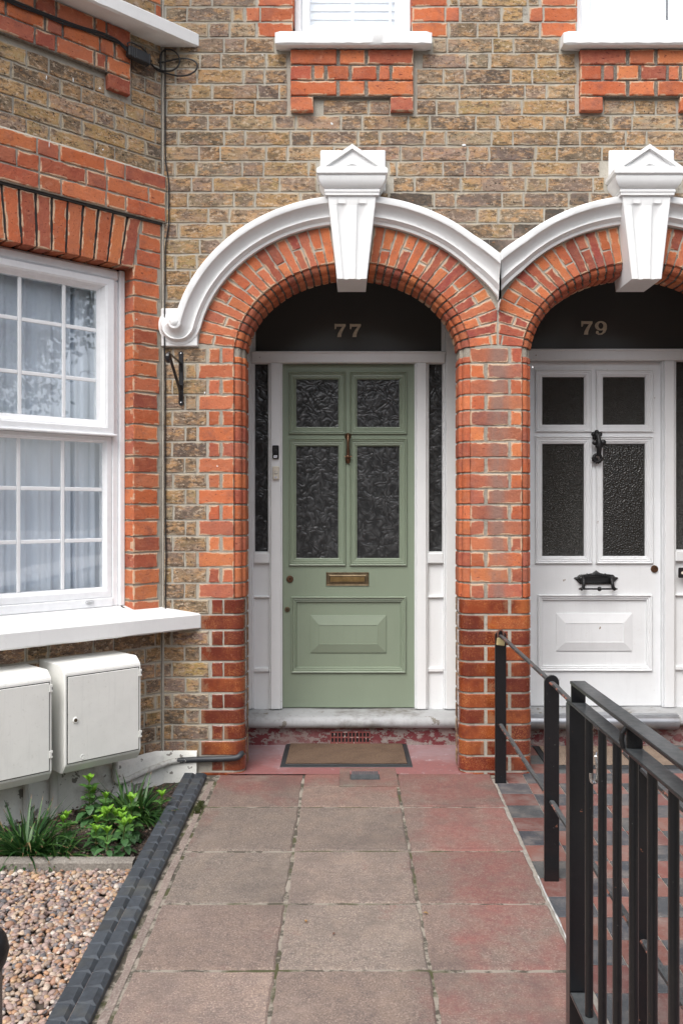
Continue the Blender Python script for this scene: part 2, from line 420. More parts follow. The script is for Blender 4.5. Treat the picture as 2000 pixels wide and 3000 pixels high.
def flem(x0,x1,row,header=.108,stretch=.232,off=0.):
    """bricks of one Flemish bond course between x0 and x1"""
    out=[]; pitch=header+stretch
    x=x0-((row*.5+off)%1)*pitch*1.0
    k=0
    while x<x1:
        L=(stretch if k%2==0 else header)*random.uniform(.985,1.015)
        a,b=max(x,x0),min(x+L,x1)
        if b-a>.022: out.append((a+G*.5,b-G*.5))
        x+=L; k+=1
    return out
def FW(x,z,d): return (x,YW+d,z)          # main wall plane, d into the wall
EX,EYv=-.716,-.698; NX,NYv=.698,-.716; P0=(-.927,YW)
def B(t,z,o=0.): return (P0[0]+t*EX+o*NX,P0[1]+t*EYv+o*NYv,z)
def FB(t,z,d): return B(t,z,-d)
def TB(px,o=0.):                            # distance along the bay side for a column of the picture
    m=(px-CX)/F; return (m*(P0[1]+o*NYv)-P0[0]-o*NX)/(EX-m*EYv)
def ZB(px,py,o=0.):
    t=TB(px,o); return PZ(py,P0[1]+t*EYv+o*NYv)
def cut(iv, holes):
    """subtract intervals"""
    for h0,h1 in holes:
        n=[]
        for a,b in iv:
            if b<=h0 or a>=h1: n.append((a,b)); continue
            if a<h0-.02: n.append((a,h0-G))
            if b>h1+.02: n.append((h1+G,b))
        iv=n
    return iv
def ell(c,k,x):                             # height of the arch curve with offset k at x
    a=A0+k; b=B0+k; u=(x-c)/a
    return ZS+b*sqrt(max(0,1-u*u)) if abs(u)<1 else None
def hood_clip(poly,c,k):
    """clip a polygon to the outside of the arch curve (tangent at its nearest point)"""
    a=A0+k; b=B0+k
    best=None
    for x,z in poly:
        r=sqrt(((x-c)/a)**2+(max(z-ZS,0)/b)**2)
        if best is None or r>best: best=r
    inside=min(sqrt(((x-c)/a)**2+(max(z-ZS,0)/b)**2) for x,z in poly)
    if inside>=1.02 and all(True for _ in poly): 
        cx_=sum(p[0] for p in poly)/len(poly); 
        return poly
    if best<=1: return []
    cx_=sum(p[0] for p in poly)/len(poly); cz_=sum(p[1] for p in poly)/len(poly)
    th=math.atan2((cz_-ZS)/b,(cx_-c)/a)
    px_,pz_=c+a*cos(th),ZS+b*sin(th); nx,nz=cos(th)/a,sin(th)/b
    return clip(poly,nx,nz,nx*px_+nz*pz_)

# openings of the upper storey: window 77, window 79
WIN={77:(PX(860),PX(1205)),79:(PX(1690),PX(1690)+.60)}
SILLZ=(3.666,3.733)
APR={77:(PX(852),PX(1209)),79:(PX(1696),PX(1696)+.617)}
BLK={77:(PX(937),PX(1130)),79:(PX(937)+C79-C77,PX(1130)+C79-C77)}   # block behind the keystone head
BLKZ=(2.93,3.161)
TOPZ=5.0; XR=3.05
def soot(x,z):
    d=9
    for c in (C77,C79):
        r=sqrt(((x-c)/(A0+.31))**2+(max(z-ZS,0)/(B0+.31))**2)
        if r>.9: d=min(d,(r-1)*.9)
    v=abs(x-XV)
    near=max(0,1-max(0,d)/.16)
    if v<.55: near=near*1.25*(1.0-.4*v)
    else: near*=.45
    return min(1,near)
def stock_wall(mb, xa, xb, house):
    f=FW
    for j in range(17,60):
        z0,z1=zc(j)+G*.5,zc(j+1)-G*.5
        if z0>TOPZ: break
        zm=(z0+z1)/2
        holes=[]
        for h in (77,79):
            if zm>SILLZ[1]:
                holes.append((WIN[h][0]-.002,WIN[h][1]+.002))
            elif zm>SILLZ[0]-.02: holes.append((PX(805)+.004 if h==77 else PX(1650),PX(1265)-.004 if h==77 else PX(1650)+.78))
            elif zm>3.365:
                a,b=APR[h]; k_=int(round((zm-3.40)/.0785))
                if zm>3.43: holes.append((a-.012,b+.012))
                else: holes+= [(a-.012,a+.118),(b-.118,b+.012)]
            if BLKZ[0]<zm<BLKZ[1]-.02: holes.append((BLK[h][0]-.01,BLK[h][1]+.01))
        row=flem(P0[0],XR,j,off=.13*(j%3))
        reds=[]
        if zm>SILLZ[1]:
            for h in (77,79):
                a,b=WIN[h]
                L=.245 if j%2 else .185
                reds+= [(a-L,a),(b,b+L)]
        iv=cut([r for r in row],holes+reds)
        for a,b in iv:
            xc=(a+b)/2
            if not (xa<=xc<xb) or b-a<.03: continue
            p=rect(a,b,z0,z1)
            if z0<2.85:
                p=hood_clip(p,C77,.245)
                if len(p)>2: p=hood_clip(p,C79,.245)
                if len(p)<3: continue
            if zm<2.22 and xc>-.76: 
                continue
            c=vary(random.choice(STOCK),.15)
            s=soot(xc,zm)
            s=min(.97,s*random.uniform(.8,1.25))
            if j>19 and xc<-.1 : s*=.6
            c=tuple(x*(1-s)+y*s for x,y in zip(c,(.062,.056,.050)))
            brick(mb,p,f,c,0)
        for a,b in reds:
            a2,b2=a+G*.5,b-G*.5
            if not (xa<=(a+b)/2<xb): continue
            if j%2 and b-a>.2:
                q=(a2+.07) if b in (WIN[77][0],WIN[79][0]) else (b2-.07)
                pieces=[(a2,q-G*.5),(q+G*.5,b2)]
            else: pieces=[(a2,b2)]
            for u,v in pieces: brick(mb,rect(u,v,z0,z1),f,vary(random.choice(REDS)),1)
def mortar_sheet(mb, xa, xb):
    """the body of the wall behind the brick faces: columns with the true openings"""
    x=xa; st=.02
    while x<xb-1e-6:
        x2=min(x+st,xb); xm=(x+x2)/2
        def zb(xx):
            best=-.5
            for c in (C77,C79):
                if abs(xm-c)<A0+.012:
                    e=ell(c,0.06,xx); best=max(best,e if e else ZS)
            return best
        tops=[(zb(x),zb(x2),TOPZ,TOPZ)]
        for h in (77,79):
            if WIN[h][0]<xm<WIN[h][1]:
                t=tops[0]; tops=[(t[0],t[1],SILLZ[1]-.03,SILLZ[1]-.03)]
        for a,b,c_,d_ in tops:
            y0,y1=YW+.0042,YW+.20
            v=[mb.vert(p) for p in ((x,y0,a),(x2,y0,b),(x2,y0,d_),(x,y0,c_),(x,y1,a),(x2,y1,b),(x2,y1,d_),(x,y1,c_))]
            for q in ((0,1,2,3),(5,4,7,6),(0,4,5,1),(3,2,6,7)): mb.face([v[i] for i in q],m=2)
        x=x2

# ring (jambs and arch) mapping
def ring(c,th,k,d):                         # th measured from the right-hand springing
    return (c+(A0+k)*cos(th),YW+d,ZS+(B0+k)*sin(th))
PROF=[(0,.0),(-.003,.008)]+[(-.003-.033*sin(a)**1.0,.008+.030*(1-cos(a))) for a in [pi/2*i/5 for i in range(1,6)]]+[(-.036,.046),(-.038,.050)]+[(-.038-.015*sin(a),.050+.014*(1-cos(a))) for a in [pi/2*i/3 for i in range(1,4)]]+[(-.053,.075),(-.053,.185)]
PROFG=[(-.053*sin(a),.053*(1-cos(a))) for a in [pi/2*i/7 for i in range(0,8)]]+[(-.053,.185)]
def offp(prof,d):
    out=[]
    for i,p in enumerate(prof):
        a=prof[max(0,i-1)]; b=prof[min(len(prof)-1,i+1)]
        tx,ty=b[0]-a[0],b[1]-a[1]; l=math.hypot(tx,ty) or 1e-9
        # profile runs from the face inwards; the brick body lies at +k / +d side
        out.append((p[0]+ty/l*d,p[1]-tx/l*d))
    return out
def sweep(mb, prof, s0, s1, f, col, m, bev=.003, flip=False, jit=.0008):
    inn=offp(prof,bev); o=random.uniform(-jit,jit)
    e=bev*1.0
    ds=(s1-s0)
    rows=[]; al=[]
    w=min(.010,abs(ds)*.25)/abs(ds)
    b_=min(.0035,abs(ds)*.12)/abs(ds)
    for t,pr,a in ((0,offp(prof,.02),.8),(0,inn,.8),(b_,prof,.8),(w,prof,1),(1-w,prof,1),(1-b_,prof,.8),(1,inn,.8),(1,offp(prof,.02),.8)):
        rows.append([f(s0+ds*t,k+o,d+o) for k,d in pr]); al.append(a)
    n=len(prof)
    mb.grid(rows,m=m,flip=flip,cf=lambda i,j:(*col,float(al[i]) if 0<j<n-1 else 0.))
def ring_mortar(mb,c,xlim=None):
    # mortar backing of the voussoirs (face) and of the moulded ring
    n=72
    prof=[(.215,.005),(0,.005)]+offp(PROF,.0055)[1:]
    rows=[]
    for i in range(n+1):
        th=pi*i/n; r=[]
        for k,d in prof:
            p=list(ring(c,th,k,d))
            if xlim and ((xlim>c and p[0]>xlim) or (xlim<c and p[0]<xlim)): p[0]=xlim
            r.append(p)
        rows.append(r)
    mb.grid(rows,m=3)
def arc_pts(c):
    """angles spaced evenly along the face edge of the arch, keystone left out"""
    N=400; L=[0]; 
    for i in range(N):
        a,b=pi/2*i/N,pi/2*(i+1)/N; L.append(L[-1]+math.hypot(A0*(cos(b)-cos(a)),B0*(sin(b)-sin(a))))
    tot=L[-1]-.085
    n=16; out=[]
    for q in range(n+1):
        t=tot*q/n
        for i in range(N):
            if L[i+1]>=t: out.append(pi/2*(i+(t-L[i])/(L[i+1]-L[i]))/N); break
    return out
def voussoirs(mb,c,sides,xlim=None):
    th=arc_pts(c)
    for sd in sides:                         # +1 right half, -1 left half
        for q in range(len(th)-1):
            a,b=th[q],th[q+1]
            g=.0030/.5
            tt=(lambda t:t) if sd>0 else (lambda t:pi-t)
            ta,tb=tt(a+g),tt(b-g)
            split=[(0.002,.185)] if q%2 else [(0.002,.072),(.081,.185)]
            if q%4==0: split=[(0.002,.105),(.114,.185)]
            for k0,k1 in split:
                p=[]
                for (t,k) in ((ta,k0),(tb,k0),(tb,k1),(ta,k1)):
                    r=ring(c,t,k,0); p.append((r[0],r[2]))
                # true wedge: keep joints nearly parallel to the curve normal
                if xlim is not None:
                    p=clip(p if area(p)>0 else p[::-1], -1 if xlim>c else 1, 0, (-(xlim-.005) if xlim>c else xlim+.005))
                if len(p)>2:
                    cc=vary(random.choice(REDS))
                    if random.random()<.14: cc=(.30,.07,.055)
                    brick(mb,p,FW,cc,1,proud=.0)
            cc=vary(random.choice(REDS))
            g2=.003 if sd>0 else -.003
            sweep(mb,PROF,ta+g2,tb-g2,lambda s,k,d:(ring(c,s,k,d)),cc,1,bev=.004)
def jamb(mb,c,sd,j0,j1,zlow=None,glz=False,face_out=0.,stretch=.0):
    """moulded or glazed jamb bricks; sd=-1 left jamb, +1 right jamb"""
    for j in range(j0,j1):
        z0=zc(j)+G*.5; z1=min(zc(j+1),ZS)-G*.5
        if zlow is not None:
            if z1<=zlow+.02: continue
            z0=max(z0,zlow)
        if z1-z0<.015: continue
        f=lambda s,k,d:(c+sd*(A0+k),YW+d,s)
        if not glz:
            sweep(mb,PROF,z0,z1,f,vary(random.choice(REDS)),1)
        else:
            L=face_out if j%2 else stretch
            cc=random.choice(GLZ); cc=vary(cc,.15)
            pr=[(L,0.)]+[(L*.5,0)]+PROFG
            pr=[(k,d) for k,d in pr]
            sweep(mb,pr[:-1]+[(-.053,.10)],z0,z1,f,cc,2,bev=.0035)
            sweep(mb,[(-.0535,.108),(-.053,.110),(-.053,.15),(-.053,.185)],z0,z1,f,tuple(x*.5+y*.5 for x,y in zip(vary(random.choice(STOCK)),(.2,.1,.08))),0)
def jamb_mortar(mb,c,sd,z0,z1,glz=False,kout=.03):
    pr=[(kout,.0055)]+offp(PROFG if glz else PROF,.0055)
    f=lambda s,k,d:(c+sd*(A0+k),YW+d,s)
    mb.grid([[f(s,k,d) for k,d in pr] for s in (z0,z1)],m=3)
# ================================================================= the two houses
H77=empty('terraced_house',(C77,YW,0),'yellow brick house with a sage green front door, a bay window and the number 77','house','terraced houses on the street')
H79=empty('terraced_house',(C79,YW,0),'yellow brick house with a white front door under the number 79','house','terraced houses on the street')
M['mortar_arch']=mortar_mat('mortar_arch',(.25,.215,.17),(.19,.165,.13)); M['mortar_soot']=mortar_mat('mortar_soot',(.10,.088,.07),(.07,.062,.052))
MATW=[M['stock'],M['red'],M['mortar'],M['mortar_dark']]
M['mortar_mid']=mortar_mat('mortar_mid',(.33,.30,.25),(.25,.225,.185))
MATJ=[M['stock'],M['red'],M['glazed'],M['mortar_mid']]
JT=16; JB=-12
def front_wall(h):
    mb=MB()
    xa,xb=(P0[0],XV) if h==77 else (XV,XR)
    stock_wall(mb,xa,xb,h)
    mortar_sheet(mb,xa,xb)
    if h==77:
        # narrow strip between the bay and the porch, down to the ground
        for j in range(JB,JT+1):
            z0,z1=zc(j)+G*.5,zc(j+1)-G*.5
            odd=j%2
            if j==JT:
                xe=-.755; 
            else: xe=(PX(605) if odd else PX(576)) if j>=0 else (PX(612) if odd else PX(584))
            if j<-10: continue
            for a,b in flem(P0[0],xe+.002,j,off=.35):
                c=vary(random.choice(STOCK),.12); c=tuple(x*.86 for x in c)
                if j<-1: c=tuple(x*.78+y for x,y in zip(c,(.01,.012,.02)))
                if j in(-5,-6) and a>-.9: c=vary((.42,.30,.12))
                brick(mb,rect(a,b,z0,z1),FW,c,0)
    return mb
mb=front_wall(77); w77=mb.build('wall',MATW,H77)
mb=front_wall(79)
# pieces of wall right of the porch of 79 (beyond the frame)
for j in range(JB,JT+1):
    for a,b in flem(C79+A0+.25,XR,j): brick(mb,rect(a,b,zc(j)+G*.5,zc(j+1)-G*.5),FW,vary(random.choice(STOCK)),0)
mb.build('wall',MATW,H79)

# piers and jambs
mb=MB()
jamb(mb,C77,-1,0,JT); jamb_mortar(mb,C77,-1,zc(0),zc(JT),kout=.19)
jamb(mb,C77,-1,JB,0,glz=True,face_out=.05,stretch=.166); jamb_mortar(mb,C77,-1,-.2,zc(0),True,kout=.166)
for j in range(JB,JT):
    z0,z1=zc(j)+G*.5,zc(j+1)-G*.5
    if j>=0:
        pcs=[(PX(612),PX(643)),(PX(652),PX(685)-.001)] if j%2 else [(PX(583),PX(685)-.001)]
        for a,b in pcs: brick(mb,rect(a,b,z0,z1),FW,vary(random.choice(REDS)),1)
    elif j%2: brick(mb,rect(PX(621),PX(652),z0,z1),FW,vary((.17,.035,.022)),2)
mb.build('brick_jamb',MATJ,H77)
mb=MB()
jamb(mb,C77,1,0,JT); jamb_mortar(mb,C77,1,zc(0),zc(JT),kout=.14)
jamb(mb,C79,-1,0,JT); jamb_mortar(mb,C79,-1,zc(0),zc(JT),kout=.14)
xl,xr=C77+A0,C79-A0
for j in range(JB,0):
    e=j%2==0
    for c,sd,L in ((C77,1,.069 if e else .19),(C79,-1,.177 if e else .056)):
        jamb(mb,c,sd,j,j+1,glz=True,face_out=L,stretch=L)
jamb_mortar(mb,C77,1,-.2,zc(0),True,kout=.14); jamb_mortar(mb,C79,-1,-.2,zc(0),True,kout=.14)
for j in range(0,JT):
    z0,z1=zc(j)+G*.5,zc(j+1)-G*.5
    pcs=[(xl+.001,PX(1488)),(PX(1497),xr-.001)] if j%2 else [(xl+.001,PX(1418)),(PX(1428),xr-.001)]
    for a,b in pcs:
        c=vary(random.choice(REDS))
        if (b-a)>.1 and j>3: c=tuple(x*.62+y for x,y in zip(c,(.07,.045,.04)))
        brick(mb,rect(a,b,z0,z1),FW,c,1)
mb.build('brick_pier',[M['stock'],M['redworn'],M['glazed'],M['mortar_mid']],H77)
mb=MB(); jamb(mb,C79,1,0,JT); jamb_mortar(mb,C79,1,zc(0),zc(JT),kout=.26); jamb(mb,C79,1,JB,0,glz=True,face_out=.05,stretch=.166); jamb_mortar(mb,C79,1,-.2,zc(0),True,kout=.26)
for j in range(JB,JT):
    brick(mb,rect(C79+A0+(.06 if j<0 else .002),C79+A0+.24,zc(j)+G*.5,zc(j+1)-G*.5),FW,vary(random.choice(REDS if j>=0 else GLZ)),1 if j>=0 else 2)
mb.build('brick_jamb',MATJ,H79)
# arches
_ap=arc_pts
def arc_pts(c):
    th=_ap(c); t0=.088
    return [t0+(t)*(th[-1]-t0)/th[-1] for t in th]
for c,h,xlims in ((C77,H77,(None,XV)),(C79,H79,(XV,None))):
    mb=MB()
    voussoirs(mb,c,[-1],xlims[0]); voussoirs(mb,c,[1],xlims[1])
    n=72; prof=[(.215,.005),(0,.005)]+offp(PROF,.0055)[1:]; rows=[]
    for i in range(n+1):
        th=.088+(pi-.176)*i/n; r=[]
        for k,d in prof:
            p=list(ring(c,th,k,d))
            if xlims[1] and p[0]>xlims[1]: p[0]=xlims[1]
            if xlims[0] and p[0]<xlims[0]: p[0]=xlims[0]
            r.append(p)
        rows.append(r)
    mb.grid([r[:2] for r in rows],m=2); mb.grid([r[1:] for r in rows],m=3)
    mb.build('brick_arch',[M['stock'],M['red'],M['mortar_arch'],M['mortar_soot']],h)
# mortar strip under the V (vertical joint) is part of the sheets above

# hood moulds -------------------------------------------------------------
HOODP=[(-.004,.02),(-.004,-.026),(.010,-.030),(.013,-.036),(.020,-.040),(.023,-.047),(.026,-.050),(.034,-.046),(.046,-.048),(.060,-.056),(.074,-.068),(.082,-.079),(.084,-.088),(.088,-.090),(.114,-.088),(.118,-.084),(.118,.02)]
HB=.194                                     # offset of the hood's inner edge
def hood_pt(c,th,kk,d,vside):
    x=(A0+HB-.005+kk)*cos(th); z=ZS+(B0+HB+kk)*sin(th)
    s=1 if x>=0 else -1
    if vside and s==vside:
        ax=abs(x); lim=.62 if kk<.06 else .66
        if ax>.60: x=s*(.60+(ax-.60)*1.3)
    X=c+x
    if vside==1: X=min(X,XV-.001)
    if vside==-1: X=max(X,XV+.001)
    return (X,YW+d,z)
def hood(name,c,h,vside):
    mb=MB()
    n=40
    gap=.095
    segs=[]
    for sd in (1,-1):
        t1=math.acos(gap/(A0+HB)) 
        vs_=(vside==sd)
        t0=radians(20) if vs_ else radians(11.6)
        rows=[]
        for i in range(n+1):
            t=t0+(t1-t0)*i/n; th=t if sd>0 else pi-t
            rows.append([hood_pt(c,th,kk,d+random.uniform(-.0006,.0006),vside) for kk,d in HOODP])
        mb.grid(rows)
        if not vs_:                          # scroll stop
            px0=c-sd*0
            sx=sd
            X0=c+sx*(C77-PX(519)); Z0=PZ(953)
            ro=PX(578)-PX(519)
            rows=[]
            for i in range(31):
                a=-radians(235)*i/30         # from the hood side, round underneath, up the far side
                fade=clerp(1.0,.80,min(1,i/12))
                rs=[]
                for kk,d in HOODP:
                    r=(clerp(ro+.0156,ro-.002,min(1,i/11))-kk*clerp(1,.78,min(1,i/11)))*clerp(1,.87,max(0,min(1,(i-8)/14)))
                    dd=d if i<22 or d>0 else clerp(d,-.020,((i-22)/8.))
                    rs.append((X0+(-sx)*r*cos(a),YW+dd,Z0+r*sin(a)))
                rows.append(rs)
            mb.grid(rows)
            mb.lathe([(.034,.02),(.034,-.055),(.030,-.078),(.020,-.090),(.008,-.096),(.0005,-.097)],20,lambda x,y,hh:(X0+x,YW+hh,Z0+y))
            # square stop behind the scroll
            x_in=c+sx*(C77-PX(581)); x_out=c+sx*(C77-PX(474))
            mb.box(x_in,x_out,YW-.022,YW+.02,PZ(1016),PZ(905),bev=.004)
    return mb.build(name,M['white'],h,smooth=38)
hood('hood_mould',C77,H77,1); hood('hood_mould',C79,H79,-1)

# keystones ----------------------------------------------------------------
def keystone(c,h):
    mb=MB(); Yf=4.46; xo=PX(1031,4.46)-C77; cx=c+xo
    zb,zt=PZ(816,Yf),PZ(569,Yf); z595=PZ(595,Yf)
    rows=[]
    N=9
    zs=[zb,clerp(zb,z595,.25),clerp(zb,z595,.5),clerp(zb,z595,.75),z595-.012,z595-.004,z595+.001,zt]
    for z in zs:
        t=(z-zb)/(zt-zb); hw=clerp(.0735,.121,t)
        fd=.010 if z<z595-.01 else (.006 if z<z595 else 0)
        r=[(cx-hw,YW+.165,z),(cx-hw,Yf+.004,z),(cx-hw+.004,Yf,z)]
        for s in (-1,1):
            fc=s*clerp(.030,.0535,t); fw=clerp(.015,.029,t)
            fl=[fc-fw,fc-fw*.8,fc-fw*.4,fc,fc+fw*.4,fc+fw*.8,fc+fw]; dp=[0,.55,.9,1,.9,.55,0]
            for a,b in zip(fl,dp): r.append((cx+a,Yf+fd*b,z))
        r+=[(cx+hw-.004,Yf,z),(cx+hw,Yf+.004,z),(cx+hw,YW+.165,z)]
        rows.append(r)
    ids=mb.grid(rows); mb.face(ids[0]); mb.face(ids[-1])
    # head: fillets, cyma and abacus as one stack of mitred rings
    z=lambda py:PZ(py,4.44)
    st=[(.000,569),(.012,568),(.012,560),(.016,559),(.016,553),(.012,551),(.020,548),(.034,538),(.042,527),(.044,517),(.038,515),(.050,512),(.053,510),(.053,499),(.050,496)]
    rows=[]
    for o,py in st:
        hw=.121+o; y=Yf-o*.85; zz=z(py)
        rows.append([(cx-hw,YW+.01,zz),(cx-hw,y,zz),(cx+hw,y,zz),(cx+hw,YW+.01,zz)])
    ids=mb.grid(rows); mb.face(ids[-1]); mb.face(ids[0])
    # gabled top
    za=z(496); hw=.172; yt=Yf-.043
    zp=PZ(420,yt)
    def tri(k,y): # inset gable
        H=zp-za
        return [(cx-hw+k*2.3,y,za+k*.45),(cx+hw-k*2.3,y,za+k*.45),(cx,y,zp-k*1.25)]
    rows=[tri(0,YW+.01),tri(0,yt),tri(.0,yt)]
    a=tri(0,YW+.01);b=tri(0,yt);c1=tri(.018,yt);d1=tri(.022,yt+.014);e1=tri(.055,yt+.014)
    e1=[(cx-.045,yt+.012,za+.012),(cx+.045,yt+.012,za+.012),(cx,yt+.012,za+.046)]
    mb.grid([a,b,c1,d1,e1],cu=True)
    ap=mb.vert((cx,yt+.0,za+.022)); ids=[mb.vert(p) for p in e1]
    for i in range(3): mb.face((ids[i],ids[(i+1)%3],ap))
    # rounded apex
    # block built into the wall
    bx0,bx1=PX(938)-C77+c,PX(1129)-C77+c
    mb.box(bx0,bx1,YW-.012,YW+.03,PZ(560),PZ(441),bev=.005)
    # rough underside shoulders of the block
    for s in (-1,1):
        hwb=.110
        mb.box(c+xo*.7+s*.118,c+xo*.7+s*.150,YW-.055,YW+.02,PZ(560),PZ(536),bev=.008)
    return mb.build('keystone',M['white'],h,smooth=30)
keystone(C77,H77); keystone(C79,H79)

# upper windows, sills, aprons ---------------------------------------------
def upper(c,h,which):
    a,b=WIN[which]
    mb=MB()                                   # apron of red brick under the sill
    x0,x1=APR[which]
    zt=SILLZ[0]-.004; rh=.0785
    for r in range(4):
        z1=zt-r*rh-(.004 if r else 0); z0=zt-(r+1)*rh+.004
        w=x1-x0
        if r in(0,2): cs=[0,.375,.40,.60,.625,1]; cs=[(0,.373),(.402,.604),(.632,1)]
        elif r==1: cs=[(0,.17),(.195,.272),(.30,.472),(.50,.70),(.725,.806),(.83,1)]
        else: cs=[(0,.183),(.817,1)]
        for u,v in cs: brick(mb,rect(x0+u*w,x0+v*w,z0,z1),FW,vary(random.choice(REDS),.08),1,proud=.026,depth=.04,bev=.004)
    mb.box(x0+.003,x1-.003,YW-.019,YW+.01,zt-3*rh,zt,m=3)
    mb.box(x0+.003,x0+.112,YW-.018,YW+.01,zt-4*rh+.006,zt-3*rh,m=3); mb.box(x1-.112,x1-.003,YW-.018,YW+.01,zt-4*rh+.006,zt-3*rh,m=3)
    # mortar channels beside the apron
    mb.build('brick_apron',MATW,h)
    mb=MB()
    if which==77: s0,s1=-.3525,.431
    else: s0,s1=PX(1652,4.49),PX(1652,4.49)+.79
    rows=[]
    n=30
    for i in range(n+1):
        x=s0+(s1-s0)*i/n; j=lambda:random.uniform(-.0018,.0018)
        e=.006 if i in(0,n) else 0
        rows.append([(x,YW+.06,SILLZ[0]+.008),(x,YW-.002,SILLZ[0]+.002+e),(x,YW-.062+j(),SILLZ[0]-.001+j()*.6+e),(x,YW-.070+e+j()*.5,SILLZ[0]+.007+j()),(x,YW-.070+e+j()*.5,SILLZ[1]-.008),(x,YW-.062+e,SILLZ[1]-e+j()*.4),(x,YW+.09,SILLZ[1]+.012)])
    ids=mb.grid(rows); mb.face(ids[0]); mb.face(ids[-1])
    mb.build('window_sill',M['white'],h,smooth=35)
    # window
    Yw=YW+.075
    pz=lambda py:PZ(py,Yw)
    zb=SILLZ[1]+.002; zt2=4.9
    fr=MB()
    gx0,gx1=(PX(908,Yw),PX(1157,Yw)) if which==77 else (PX(1728,Yw),PX(1728,Yw)+.415)
    gz0=pz(71) if which==77 else pz(56)
    fr.box(a+.001,a+.035,Yw-.012,Yw+.05,zb,zt2,bev=.003); fr.box(b-.035,b-.001,Yw-.012,Yw+.05,zb,zt2,bev=.003)
    fr.box(a+.0352,b-.0352,Yw-.010,Yw+.05,zb,zb+.014,bev=.003)
    fr.box(a+.0355,gx0,Yw,Yw+.045,zb+.0145,zt2,bev=.006); fr.box(gx1,b-.0355,Yw,Yw+.045,zb+.0145,zt2,bev=.006)
    fr.box(gx0+.0005,gx1-.0005,Yw+.001,Yw+.045,zb+.0145,gz0,bev=.006)
    wf=fr.build('window',M['upvc'],h)
    g=MB(); g.box(gx0-.004,gx1+.004,Yw+.022,Yw+.028,gz0-.004,zt2); g.build('pane',M['glass'],wf)
    bl=MB()
    if which==77:
        z=gz0-.02
        while z<4.3:
            bl.box(gx0-.02,gx1+.02,Yw+.075,Yw+.079,z,z+.043,f=lambda x,y,zz,z=z:(x,y+(zz-z)*.22,zz)); z+=.0445
        bl.box((gx0+gx1)/2-.007,(gx0+gx1)/2+.007,Yw+.05,Yw+.058,gz0-.01,4.3); bl.box(gx1-.028,gx1-.016,Yw+.05,Yw+.058,gz0-.01,4.3)
        bl.box(gx0-.02,gx1+.02,Yw+.092,Yw+.094,gz0-.02,4.35)
        bl.build('blind',M['blind'],wf)
    else:
        bl.box(gx0-.02,gx1-.01,Yw+.045,Yw+.05,gz0-.02,4.6); bl.box(gx1+.0,gx1+.02,Yw+.05,Yw+.06,gz0-.02,4.6,m=1)
        bl.build('roller_blind',[M['blindw'],M['dark']],wf)
    # reveals
    for xx,s in ((a,1),(b,-1)):
        rv=MB()
        for j in range(37,52):
            z0,z1=zc(j)+.004,zc(j+1)-.004
            if z1<SILLZ[1]: continue
            rv.box(xx-s*.03,xx+s*.0006,YW+.004,YW+.14,max(z0,SILLZ[1]),z1,(*vary(random.choice(REDS)),1.),1)
        rv.build('window_reveal',MATW,h)
M['blind']=plain_mat('white_blind',(.84,.90,.96),.6,var=.03); M['blindw']=plain_mat('white_roller_blind',(.93,.94,.95),.7,var=.02)
upper(C77,H77,77); upper(C79,H79,79)
